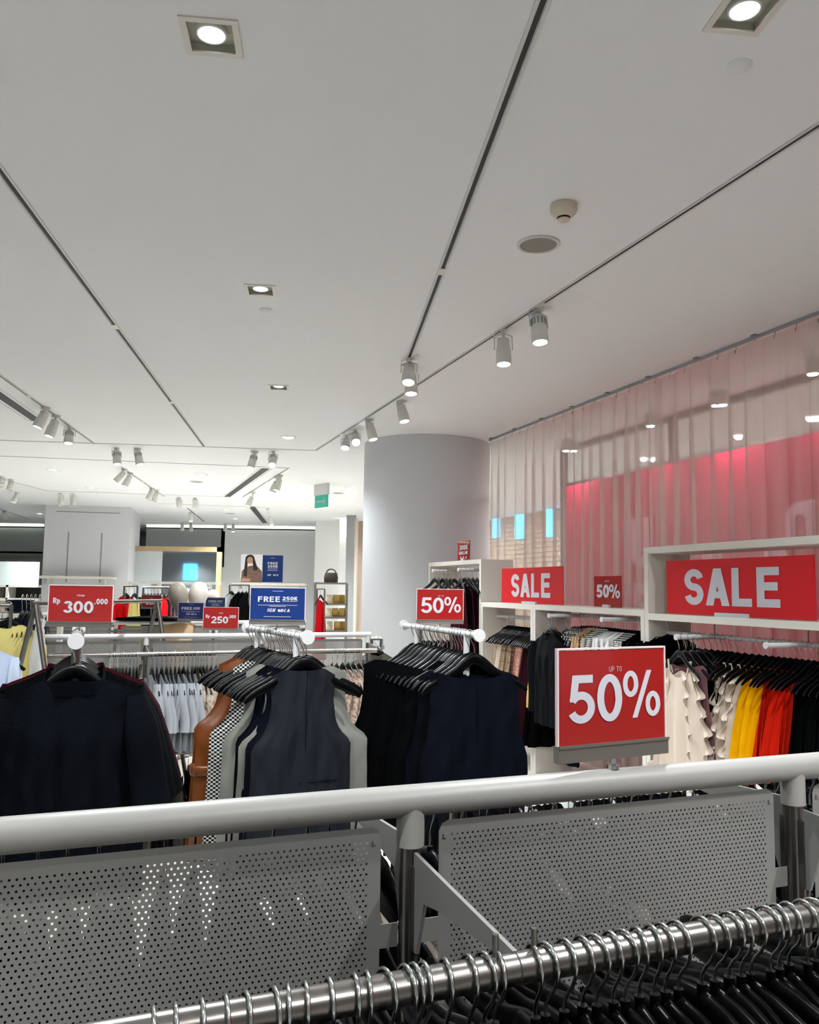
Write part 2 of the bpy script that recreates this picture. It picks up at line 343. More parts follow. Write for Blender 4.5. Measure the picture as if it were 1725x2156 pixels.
# --- lettering ---------------------------------------------------
def arc(cx, cy, rx, ry, a0, a1, n=20): return [(cx + rx * math.cos(R_(a0 + (a1 - a0) * i / n)), cy + ry * math.sin(R_(a0 + (a1 - a0) * i / n))) for i in range(n + 1)]
def glyph(ch, s, W=.6):
    h = s / 2; P = []; S = []                    # polygons, strokes
    def rc(x0, y0, x1, y1): P.append([(x0, y0), (x1, y0), (x1, y1), (x0, y1)])
    def dg(xa, ya, xb, yb, t=None): t = (t or s * 1.12) / 2; P.append([(xa - t, ya), (xa + t, ya), (xb + t, yb), (xb - t, yb)])
    if ch == ' ': return W * .45, P, S
    if ch == '.': rc(0, 0, s, s); return s * 1.25, P, S
    if ch == 'I': rc(0, 0, s, 1); return s * 1.5, P, S
    if ch == 'L': rc(0, 0, s, 1); rc(0, 0, W * .9, s)
    elif ch in 'EF':
        rc(0, 0, s, 1); rc(0, 1 - s, W * .95, 1); rc(0, .5 - h + .02, W * .88, .5 + h + .02)
        if ch == 'E': rc(0, 0, W * .97, s)
    elif ch == 'T': rc(W / 2 - h, 0, W / 2 + h, 1); rc(0, 1 - s, W, 1)
    elif ch == 'H': rc(0, 0, s, 1); rc(W - s, 0, W, 1); rc(0, .5 - h, W, .5 + h)
    elif ch == 'A': W = W * 1.15; dg(s * .56, 0, W / 2, 1); dg(W - s * .56, 0, W / 2, 1); rc(W * .22, .2, W * .78, .2 + s * .9)
    elif ch in 'SC5032O6':
        if ch == 'S':
            r = (1 - s) / 4; S += [arc(W / 2, 1 - h - r, W / 2 - h, r, 12, 262) + arc(W / 2, h + r, W / 2 - h, r, 82, -168)]
        elif ch == 'C': S.append(arc(W / 2, .5, W / 2 - h, .5 - h, 45, 315, 30))
        elif ch in '0O': S.append(arc(W / 2, .5, W / 2 - h, .5 - h, 0, 360, 40))
        elif ch == '5': rc(W * .14, 1 - s, W * .93, 1); P.append([(W * .03, .45), (W * .03 + s, .45), (W * .14 + s, 1), (W * .14, 1)]); S.append(arc(W * .47, .33, W * .53 - h, .33 - h, 148, -155, 30))
        elif ch == '3': S.append(arc(W / 2, .74, W / 2 - h * 1.3, .26 - h, 165, -80)); S.append(arc(W / 2, .29, W / 2 - h, .29 - h, 85, -165))
        elif ch == '2': rc(0, 0, W, s); S.append(arc(W / 2, .69, W / 2 - h, .31 - h, 170, -35) + [(h, h * 1.2)])
    elif ch in 'RPBDpb':
        if ch == 'p': rc(0, -.28, s, .7); S.append(arc(W * .45, .35, W * .45 - h, .35 - h, 0, 360, 30)); W *= .95
        else:
            rc(0, 0, s, 1); r = .29 if ch != 'D' else .5
            lo = 1 - 2 * r
            S.append([(h, 1 - h), (W * .5, 1 - h)] + arc(W * .5, 1 - r, W * .5 - h, r - h, 80, -80, 12) + [(W * .5, lo + h), (h, lo + h)])
            if ch == 'R': dg(W * .93 - h * .3, 0, W * .5, .45)
            if ch == 'B': S.append([(h, .46), (W * .5, .46)] + arc(W * .5, .23 + h / 2, W * .52 - h, .23 - h / 2, 80, -80, 12) + [(W * .5, h), (h, h)])
    elif ch == 'K': rc(0, 0, s, 1); dg(s, .42, W - h, 1); dg(W - h * .8, 0, W * .42, .58)
    elif ch == 'U': rc(0, .3, s, 1); rc(W - s, .3, W, 1); S.append([(h, .35)] + arc(W / 2, W / 2, W / 2 - h, W / 2 - h, 180, 360) + [(W - h, .35)])
    elif ch == 'M': W *= 1.25; rc(0, 0, s, 1); rc(W - s, 0, W, 1); dg(W / 2, 0, s * .6, 1); dg(W / 2, 0, W - s * .6, 1)
    elif ch == 'W': W *= 1.4; dg(W * .27, 0, s * .5, 1); dg(W * .27, 0, W * .5, 1); dg(W * .73, 0, W * .5, 1); dg(W * .73, 0, W - s * .5, 1)
    elif ch == '&': S.append(arc(W * .42, .76, W * .24, .17, -60, 240)); S.append(arc(W * .4, .27, W * .34, .22, 100, 350)); dg(W * .95, 0, W * .25, .66)
    elif ch == '%':
        W = .98; q = s * .42; S.append(arc(.205, .72, .145, .225, 0, 360, 30)); S.append(arc(.79, .27, .14, .215, 0, 360, 30)); dg(.31, -.01, .70, 1.0, s * .8)
        return W, P, [('thin', q2) for q2 in S]
    elif ch == 'u': S.append([(h, .7)] + arc(W / 2, W / 2, W / 2 - h, W / 2 - h, 180, 360) + [(W - h, .7)]); rc(W - s, 0, W, .7)
    elif ch == 'a': S.append(arc(W / 2, .35, W / 2 - h, .35 - h, 0, 360, 30)); rc(W - s, 0, W, .7)
    elif ch == 'n': rc(0, 0, s, .7); S.append(arc(W / 2, .7 - W / 2, W / 2 - h, W / 2 - h, 180, 0) + [(W - h, 0)])
    return W, P, S
def text_mb(mb, txt, cx, z0, size, s=.2, W=.62, gap=.1, y=0, mi=0, xs=1.0, shear=0, mirror=1):
    out = []; x = 0
    for ch in txt:
        w_, P, S = glyph(ch, s, W)
        for p_ in P: out.append([(q[0] + x, q[1]) for q in p_])
        for st in S:
            t = s / 2
            if isinstance(st, tuple): st = st[1]; t = s * .36
            L_ = []
            k = len(st); closed = abs(st[0][0] - st[-1][0]) + abs(st[0][1] - st[-1][1]) < 1e-5
            for i in range(k):
                a_ = st[max(i - 1, 0)]; b_ = st[min(i + 1, k - 1)]
                if closed and i in (0, k - 1): a_, b_ = st[-2], st[1]
                dx, dy = b_[0] - a_[0], b_[1] - a_[1]; l_ = math.hypot(dx, dy) or 1
                nx, ny = -dy / l_ * t, dx / l_ * t
                L_.append(((st[i][0] + x + nx, st[i][1] + ny), (st[i][0] + x - nx, st[i][1] - ny)))
            for i in range(k - 1): out.append([L_[i][0], L_[i + 1][0], L_[i + 1][1], L_[i][1]])
        x += w_ + gap
    tot = (x - gap) * size * xs; cnt = 0
    for p_ in out:
        P2 = [(mirror * (q[0] * size * xs + q[1] * size * shear - tot / 2) + cx, q[1] * size + z0) for q in p_]
        ar = sum(P2[i][0] * P2[(i + 1) % len(P2)][1] - P2[(i + 1) % len(P2)][0] * P2[i][1] for i in range(len(P2)))
        if ar < 0: P2 = P2[::-1]
        cnt += 1
        mb.add([(q[0], y - cnt * 1.2e-5, q[1]) for q in P2], [tuple(range(len(P2)))], None, mi, False)
    return tot
# letters on the backdrop, reversed because they face the mall
let = MB()
for ch, px, py, sz in (('U', 1350, 1195, .5), ('a', 1352, 1290, .42), ('n', 1688, 1150, .5), ('n', 1500, 1230, .45), ('a', 1640, 1235, .45)):
    s_, z_ = s_of(px, py, .75); text_mb(let, ch, s_ - sR, z_, sz, .2, .6, y=-.005, mirror=-1)
let.build('lettering', mat('backdrop_pale_letters', '#f2b4c0', .5), rp)
# display lamps in the window bay
def dlamp(px, py, lab, o=.62):
    s_, z_ = s_of(px, py, o)
    r = thing('display_lamp', lab, 'lamp', wp(s_, o, z_), RW)
    MB().tube([(0, 0, .14), (0, 0, .01)], .05, 16).tube([(0, 0, .14), (0, 0, ZC - z_)], .008, 8).build('housing', M_spot, r)
    MB().tube([(0, 0, .009), (0, 0, .0)], .036, 16).build('lens', M_on, r)
    l = bpy.data.lights.new('display_lamp_light', 'SPOT'); l.energy = BAY_W; l.spot_size = R_(165); l.spot_blend = 1; l.shadow_soft_size = .04; l.color = (1, .96, .95)
    o2 = put('lamp_light', l, r, (0, 0, -.01)); o2.rotation_euler = (R_(18), 0, 0)
for a_ in [(1192, 951, 'leftmost display lamp'), (1208, 951, 'second display lamp, close beside the leftmost'), (1370, 899, 'display lamp above the seam of the curtains'), (1508, 856, 'display lamp above the big shelf unit'), (1522, 855, 'display lamp just right of the one above the big shelf unit'), (1712, 790, 'rightmost display lamp near the edge of the frame')]:
    dlamp(a_[0], a_[1], a_[2] + ' behind the sheer curtain')
# ------------------------------------------------------------------ ceiling fittings
def pos_of(i): return holes[i]
lab_dl = ['large square downlight near the top left of the ceiling', 'square downlight cut by the top right edge of the frame', 'square downlight in the middle of the left ceiling', 'square downlight below the middle one, above the blue sign', 'smaller square downlight beyond, left of the bright spotlight',
 'small downlight left of the hanging pair of spotlights', 'small downlight above the grey pier', 'small downlight in the centre of the far ceiling', 'small downlight beside the round vent', 'small downlight at the left corner of the grey pier', 'small far downlight near the mirror', 'smallest far downlight above the mirror end', 'small far downlight left of the exit sign', 'small downlight directly behind the exit sign', 'small downlight right of the exit sign near the column']
def downlight(i):
    x, y = holes[i]; p = BX * x + BD * y; lab = lab_dl[i] if i < len(lab_dl) else 'added square downlight outside the view that brightens the shop'
    r = thing('recessed_downlight', lab, 'ceiling light', (p.x, p.y, ZC), RB, None if i < len(lab_dl) else 'added downlights outside the view')
    m = MB(); t = .012
    for sx, sy in ((1, 0), (-1, 0), (0, 1), (0, -1)):
        m.box((sx * (HS + .003), sy * (HS + .003), -.003), (.022 if sx else 2 * HS - .016, .022 if sy else 2 * HS + .028, .006))
    m.build('trim', M_white, r)
    m = MB(); D = .032
    for sx, sy in ((1, 0), (-1, 0), (0, 1), (0, -1)):
        m.box((sx * HS, sy * HS, D / 2), (.004 if sx else 2 * HS, .004 if sy else 2 * HS, D))
    m.box((0, 0, D), (2 * HS, 2 * HS, .004)); m.build('recess', M_lampin, r)
    MB().lathe([(.052, .031), (.052, .008), (.046, .004), (.046, .02)], 28).build('gimbal_ring', M_spot, r).scale = (1, 1, 1) if i < 4 else (1.5, 1.5, .3)
    MB().lathe([(.045, .014), (.03, .01), (.0, .008)], 28).build('lens', M_on, r).scale = (1, 1, 1) if i < 4 else (1.5, 1.5, .2)
    l = bpy.data.lights.new('downlight_beam', 'SPOT'); l.energy = DOWN_W; l.spot_size = R_(125); l.spot_blend = .9; l.shadow_soft_size = .045; l.color = (.93, .975, 1)
    if y > 11: l.energy *= 3.2
    if i >= len(lab_dl) and x > 1.5: l.energy *= 1.5
    put('light_beam', l, r, (0, 0, .002))
for i in range(len(holes)): downlight(i)
def track(x0, y0, x1, y1, lab, wd=.05, core=.018, ext0=0, nm='lighting_track', cat='track'):
    a = at_z(x0, y0, ZC); b = at_z(x1, y1, ZC); d = (b - a).normalized(); a = a - d * ext0; L_ = (b - a).length
    r = thing(nm, lab, cat, (a.x, a.y, ZC), zang(d))
    MB().box((L_ / 2, wd / 2 - .006, -.003), (L_, .012, .006)).box((L_ / 2, -wd / 2 + .006, -.003), (L_, .012, .006)).box((L_, 0, -.003), (.012, wd, .006)).build('flange', M_wgrey, r)
    MB().box((L_ / 2, 0, -.0015), (L_ - .012, core, .003)).build('slot', M_black, r)
    if cat == 'track':
        for k in range(1, int(L_ / 2.4) + 1): MB().box((k * 2.4 - .6, 0, -.005), (.09, .045, .006)).build('joint_cover', M_white, r)
track(1145, 0, 862, 752, 'recessed lighting track running from the top edge to the centre spotlight', ext0=2)
track(1725, 262, 665, 948, 'long recessed lighting track crossing the right ceiling beside the curtain', .04, .014, ext0=2)
track(0, 358, 430, 940, 'long recessed lighting track slanting across the left ceiling', ext0=2)
track(0, 790, 199, 934, 'recessed track at the left edge carrying three spotlights', .04, .014, ext0=1)
track(-20, 926, 664, 948, 'thin crosswise track line in front of the hanging pair of spotlights', .03, .012)
track(-20, 959, 608, 985, 'second thin crosswise line farther along the ceiling', .03, .012)
track(-20, 1001, 97, 1033, 'short track at the far left edge with three small spotlights', .04, .016)
track(95, 1033, 482, 1046, 'thin crosswise line above the grey pier', .03, .012)
track(256, 983, 346, 1045, 'short slanting track in the far ceiling behind the spotlight pair', .04, .016)
track(608, 985, 511, 1046, 'slanting track under the bright spotlight pair towards the exit sign', .04, .016)
track(395, 1070, 430, 1098, 'shortest track in the far ceiling above the mirror', .05, .016)
track(-20, 1065, 60, 1092, 'far track at the left edge above the alcove', .05, .016)
track(330, 1060, 560, 1068, 'far thin crosswise line before the cove', .04, .02)
track(560, 986, 478, 1046, 'wide dark slot diffuser left of the exit sign', .2, .12, nm='slot_diffuser', cat='diffuser')
track(-40, 805, 78, 886, 'wide dark slot diffuser at the left edge behind the spotlights', .2, .11, nm='slot_diffuser', cat='diffuser')
track(530, 1066, 558, 1101, 'short dark slot diffuser near the far wall', .22, .14, nm='slot_diffuser', cat='diffuser')
def spot(mx, my, lx, ly, lab, lit=1, drop=.27, vents=False, ln=.19, r0=.055, col=(.97, .99, 1)):
    m = at_z(mx, my, ZC); l_ = at_y(lx, ly, m.y - {.27: .03, .25: .03, .22: .06, .2: .13}[drop])
    piv = Vector((m.x, m.y, ZC - .055)); d = (l_ - piv)
    if d.length > .36: l_ = piv + d.normalized() * .36; d = l_ - piv
    ln = max(.1, min(.2, d.length + .01))
    d.normalize()
    r = thing('track_spotlight', lab, 'spotlight', (m.x, m.y, ZC))
    def B(mb, nm, mt): mb.v = [v - Vector((m.x, m.y, ZC)) for v in mb.v]; return mb.build(nm, mt, r)
    dz = zang(d) if d.xy.length > 1e-3 else 0
    T = Matrix.Translation(Vector((m.x, m.y, ZC))) @ Matrix.Rotation(dz, 4, 'Z')
    B(MB().box((0, 0, -.014), (.09, .035, .026), T).tube([(0, 0, -.02), (0, 0, -.06)], .012, 10, T), 'adapter', M_spot)
    T = align(l_, l_ - d)   # +z from lens back
    prof = [(.0, ln), (r0 * .5, ln), (r0 * .8, ln - .012), (r0 * .86, ln - .07), (r0 * .96, ln - .09), (r0, .05), (r0, .0), (r0 * .86, .0), (r0 * .82, .012)]
    B(MB().lathe(prof, 24, T), 'housing', M_spot)
    if vents:
        v = MB()
        for k in range(12):
            an = k * PI / 6; v.box((0, 0, 0), (.004, .012, .045), T @ Matrix.Rotation(an, 4, 'Z') @ Matrix.Translation((r0 * .88, 0, ln - .05)))
        B(v, 'cooling_slot', M_dark)
    B(MB().lathe([(0, .008), (r0 * .82, .01)], 24, T), 'lens', {0: M_lampin, 1: M_on, 2: M_hot}[lit])
    c = l_ - d * (ln * .55); sd = d.cross(Vector((0, 0, 1)))
    sd = sd.normalized() if sd.length > 1e-3 else Vector((1, 0, 0))
    y = MB()
    for k in (1, -1): y.tube([piv + Vector((0, 0, .03)) + sd * .005 * k, piv + Vector((0, 0, .01)) + sd * (r0 + .008) * k, c + sd * (r0 + .009) * k], .005, 6)
    B(y, 'yoke', M_spot)
    e = l_ - d * ln
    B(MB().tube([piv + Vector((0, 0, .05)) + sd * .02, piv + sd * .06 + Vector((0, 0, .04)), piv + sd * .07 - Vector((0, 0, .0)), e + sd * .02], .0035, 6), 'cable', M_wgrey)
    if lit:
        li = bpy.data.lights.new('spot_beam', 'SPOT'); li.energy = TRACK_W * (1 if m.y < 9 else 2.6); li.spot_size = R_(62); li.spot_blend = .7; li.shadow_soft_size = .035; li.color = col
        o = put('light_beam', li, r); o.matrix_basis = Matrix.Translation(l_ - d * .002 - Vector((m.x, m.y, ZC))) @ d.to_track_quat('-Z', 'Y').to_matrix().to_4x4()
for a_ in [
 (1133, 650, 1138, 722, 'nearest white spotlight on the right track, with slotted vents', 1, .27, True), (1060, 695, 1061, 768, 'plain white spotlight just left of the vented one on the right track'),
 (862, 756, 860, 806, 'white spotlight at the end of the steep centre track', 1, .22), (866, 778, 866, 830, 'spotlight partly hidden behind the one ending the centre track'), (845, 843, 852, 888, 'white spotlight below the centre track end, just left of the crossing'),
 (778, 882, 786, 926, 'unlit looking spotlight left of the column top', 1, .25), (748, 905, 750, 932, 'dazzling white spotlight glaring towards the camera', 2, .2), (730, 917, 727, 944, 'spotlight beside the dazzling one, lower left of it', 2, .22),
 (96, 857, 79, 900, 'leftmost of the three spotlights on the left edge track'), (118, 874, 103, 919, 'middle of the three spotlights on the left edge track'), (147, 898, 144, 934, 'rightmost of the three left edge spotlights, vented and bright', 1, .25, True),
 (246, 943, 247, 978, 'left one of the hanging pair of spotlights above the grey pier', 1, .27, True), (290, 944, 295, 979, 'right one of the hanging pair of spotlights above the grey pier', 1, .27, True),
 (536, 950, 528, 985, 'left spotlight of the pair above the blue promotional posters', 1, .27, True), (576, 951, 573, 980, 'right spotlight of the pair above the blue promotional posters, very bright', 2, .2, True),
 (262, 987, 244, 1014, 'left one of two tilted spotlights below the hanging pair'), (274, 995, 262, 1024, 'right one of two tilted spotlights below the hanging pair'), (320, 1027, 312, 1052, 'left of two dim spotlights at the end of the far slanting track', 0), (330, 1031, 325, 1056, 'right of two dim spotlights at the end of the far slanting track', 0),
 (590, 1000, 582, 1033, 'white spotlight on the track left of the exit sign'), (584, 1004, 573, 1037, 'spotlight partly behind the one left of the exit sign'), (533, 1036, 522, 1066, 'spotlight at the lower end of the slanting track'), (564, 1070, 575, 1114, 'long tilted spotlight near the far wall cove'),
 (4, 1003, 0, 1024, 'spotlight cut by the left edge of the frame', 0), (24, 1009, 20, 1032, 'dim spotlight next to the one cut by the left edge', 0), (36, 1036, 27, 1058, 'lit spotlight tilted down at the far left'),
 (128, 1038, 129, 1064, 'left of the two dim spotlights in front of the grey pier', 0), (155, 1039, 154, 1065, 'right of the two dim spotlights in front of the grey pier', 0),
 (377, 1047, 378, 1068, 'left of the two dim spotlights in the far centre ceiling', 0), (411, 1048, 412, 1070, 'right of the two dim spotlights in the far centre ceiling', 0), (402, 1078, 402, 1098, 'lit spotlight above the mirror'),
 (384, 1100, 384, 1118, 'left of the two dim spotlights against the far wall', 0), (402, 1102, 403, 1119, 'right of the two dim spotlights against the far wall', 0), (475, 1102, 474, 1118, 'dim spotlight left of the lit one at the far cove', 0), (491, 1103, 491, 1120, 'lit spotlight in front of the far cove'), (10, 1075, 11, 1095, 'farthest dim spotlight at the left edge', 0)]:
    spot(*a_)
# unseen track heads added to light the racks in the foreground
for x, y, tx, ty in ((-.6, .2, -1, 3), (.5, -.3, .9, 3.4), (2.6, 1.5, 1.5, 5), (1.3, -.9, .6, 1), (-2.2, .6, -1.2, 2.8), (3.0, 3.2, 1.9, 4.6), (-3.5, 3, -1.4, 5.2)):
    r = thing('track_spotlight', 'added spotlight outside the view, lighting the racks', 'spotlight', (x, y, ZC), 0, 'added spotlights outside the view')
    d = Vector((tx - x, ty - y, -2.1)).normalized(); T = align(Vector((0, 0, -.1)) + d * .17, Vector((0, 0, -.1)))
    MB().lathe([(0, .17), (.05, .16), (.055, 0), (.047, .01)], 16, T).tube([(0, 0, 0), (0, 0, -.1)], .01, 8).build('housing', M_spot, r)
    li = bpy.data.lights.new('spot_beam', 'SPOT'); li.energy = TRACK_W * .75; li.spot_size = R_(70); li.spot_blend = .7; li.shadow_soft_size = .04
    o = put('light_beam', li, r); o.matrix_basis = Matrix.Translation(Vector((0, 0, -.1)) + d * .18) @ d.to_track_quat('-Z', 'Y').to_matrix().to_4x4()
# smoke detector, speakers, sprinkler caps, exit sign
p = at_z(1187, 432, ZC)
r = thing('smoke_detector', 'cream smoke detector on the ceiling beside the round speaker', 'smoke detector', p)
MB().lathe([(.062, 0), (.064, -.03), (.055, -.045), (.032, -.062)], 32).lathe([(.03, -.07), (.026, -.078), (0, -.08)], 32).build('body', mat('aged_plastic', '#c9bfae', .5), r)
MB().lathe([(.026, -.055), (.026, -.072)], 32).build('vent', M_black, r)
def speaker(px, py, rad, lab):
    p = at_z(px, py, ZC); r = thing('ceiling_speaker', lab, 'speaker', p)
    MB().lathe([(rad, 0), (rad, -.006), (rad * .86, -.01), (rad * .84, -.004)], 48).build('rim', M_wgrey, r)
    MB().lathe([(rad * .85, -.004), (0, -.005)], 48).build('grille', mat('speaker_mesh', '#85827a', .7, bump=.5, bscale=900), r)
speaker(1134, 514, .115, 'round flush speaker beside the smoke detector'); speaker(414, 1014, .12, 'round vent in the far ceiling below a downlight'); speaker(712, 1038, .12, 'round vent between two downlights right of the exit sign'); speaker(485, 1081, .14, 'round vent between two far downlights')
for px, py, lb in ((1556, 139, 'large flat round cover disc near the top right'), (560, 652, 'small flat cover disc below the middle downlight')):
    p = at_z(px, py, ZC); MB().lathe([(.045, 0), (.044, -.004), (0, -.006)], 32).build('ceiling_cover', M_ceil, loc=p, label=lb, category='cover plate')
p = at_z(678, 1019, ZC); r = thing('exit_sign', 'green exit sign hanging from the far ceiling left of the column', 'exit sign', p, R_(-52))
MB().box((0, 0, -.1), (.42, .06, .2)).build('housing', M_wgrey, r)
es = MB().box((0, 0, -.31), (.42, .02, .22)); es.build('panel', mat('exit_green', '#1f8f78', .4, emit=.35), r)
t = MB()
t.box((-.02, -.012, -.31), (.3, .002, .025)); t.box((.1, -.012, -.31), (.025, .002, .12)); t.build('arrow', M_txt, r)
p = at_z(700, 1054, ZC)
# ------------------------------------------------------------------ hangers and garments
def zc(x): return -.099 - float(np.interp(abs(x), [0, .02, .045, .08, .131, .19, .22, .235], [0, .004, .021, .049, .076, .102, .12, .136]))
def hook_pts(n=12):
    R0 = .0205; P = [(R0 * math.cos(R_(a)), 0, R0 * math.sin(R_(a)) - .0015) for a in np.linspace(-25, 196, n)]
    return P + [(-.0175, 0, -.014), (-.0135, 0, -.027), (-.0055, 0, -.041), (-.0005, 0, -.055), (0, 0, -.07), (0, 0, -.088)]
def hanger_mesh(hi=True):
    b = MB(); n = 31 if hi else 13; xs = [-.232 + .464 * i / (n - 1) for i in range(n)]
    rs = [float(np.interp(abs(x), [0, .05, .12, .215, .232], [.024, .022, .017, .014, .008])) for x in xs]
    b.tube([(x, -.012 * (abs(x) / .21) ** 2, zc(x)) for x in xs], rs, 10 if hi else 6, flat=.36)
    if hi:
        b.tube([(0, 0, -.074), (0, 0, -.09)], .0055, 10)
        for sx in (-1, 1): b.tube([(sx * .19, -.009, zc(.19) + .006), (sx * .196, -.009, zc(.196) + .004)], .007, 6)
    h = MB(); h.tube(hook_pts(12 if hi else 7), .0021, 6 if hi else 4)
    return b, h
_b, _h = hanger_mesh(True); HB = _b.mesh('hanger_body', M_plas); HH = _h.mesh('hanger_hook', M_chrome); HBG = _b.mesh('hanger_body_grey', M_plasg)
_b, _h = hanger_mesh(False); _c = MB(); _c.add(_b.v, _b.f, None, 0); _c.add(_h.v, _h.f, None, 1); HLO = _c.mesh('hanger_low', [M_plas, M_chrome])
_b = MB(); _xs = [-.225 + .45 * i / 30 for i in range(31)]
_b.tube([(x, -.012 * (abs(x) / .21) ** 2, -.074 - float(np.interp(abs(x), [0, .03, .07, .12, .2, .225], [0, .004, .017, .022, .03, .04]))) for x in _xs], [float(np.interp(abs(x), [0, .05, .12, .205, .225], [.019, .018, .013, .012, .007])) for x in _xs], 10, flat=.36)
_b.tube([(0, 0, -.05), (0, 0, -.066)], .0055, 10); HBF = _b.mesh('hanger_body_flat', M_plas)
_h = MB(); _h.tube([(x, y, z if i < 12 else -.007 + (z + .007) * .7) for i, (x, y, z) in enumerate(hook_pts(12))], .0021, 6); HHF = _h.mesh('hanger_hook_short', M_chrome)
def hanger(pt, rz, lab, grp, hi=True, body=None, tilt=0, flat=False):
    if flat:
        r = thing('clothes_hanger', lab, 'hanger', pt, rz, grp); put('body', HBF, r); put('hook', HHF, r); r.rotation_euler[0] = tilt; return r
    if hi:
        r = thing('clothes_hanger', lab, 'hanger', pt, rz, grp); put('body', body or HB, r); put('hook', HH, r)
    else: r = put('clothes_hanger', HLO, None, pt, rz, label=lab, category='hanger', group=grp)
    r.rotation_euler[0] = tilt
    return r
KIND = dict(
 vest=dict(prof=[(.09, .130), (.24, .124), (.31, .134), (.355, .156), (.395, .198), (.5, .2), (.95, .215)], nw=.08, nd=.006, L=.9, th=.035, fo=.006),
 top=dict(prof=[(.09, .2), (.2, .196), (.32, .198), (.42, .212), (.5, .24), (.75, .25)], nw=.15, nd=.026, L=.92, th=.03, fo=.007),
 sweater=dict(prof=[(.09, .2), (.2, .215), (.4, .225), (.7, .24)], nw=.095, nd=.024, L=.82, th=.05, fo=.01, sl=(.195, .20, .262, .56, .07, .085), collar=.045),
 tee=dict(prof=[(.09, .2), (.2, .205), (.4, .21), (.6, .215)], nw=.075, nd=.03, L=.56, th=.035, fo=.008, sl=(.185, .19, .2, .46, .042, .04)),
 shirt=dict(prof=[(.09, .2), (.2, .21), (.7, .23)], nw=.06, nd=.03, L=.75, th=.035, fo=.01, sl=(.19, .2, .235, .7, .055, .045), collar=.03),
 blazer=dict(prof=[(.09, .215), (.2, .22), (.8, .25)], nw=.06, nd=.03, L=.8, th=.06, fo=.01, sl=(.205, .21, .25, .75, .065, .06), collar=.03),
 strap=dict(prof=[(.2, .13), (.3, .15), (.5, .18), (1.1, .26)], nw=.0, nd=0, L=1.0, th=.03, fo=.018, low=.18),
 dress=dict(prof=[(.2, .11), (.34, .15), (.5, .19), (1.1, .29)], nw=.0, nd=0, L=1.05, th=.035, fo=.022, low=.2, tier=True),
 ruffle=dict(prof=[(.2, .10), (.34, .16), (.5, .2), (1.1, .29)], nw=.0, nd=0, L=1.05, th=.035, fo=.02, low=.22, ruf=True),
 skirt=dict(prof=[(.1, .15), (.4, .2), (1.1, .26)], nw=.0, nd=0, L=.95, th=.03, fo=.02, low=.13),
 bulk=dict(prof=[(.12, .19), (.3, .21), (1.2, .22)], nw=.0, nd=0, L=1.15, th=.06, fo=.012, low=.17),
 bulkf=dict(prof=[(.12, .19), (.3, .21), (1.2, .22)], nw=.0, nd=0, L=1.15, th=.05, fo=.012, low=.15),
 pants=dict(prof=[(.1, .17), (.4, .18), (1.2, .16)], nw=.0, nd=0, L=1.1, th=.03, fo=.015, low=.14),
)
GM = {}
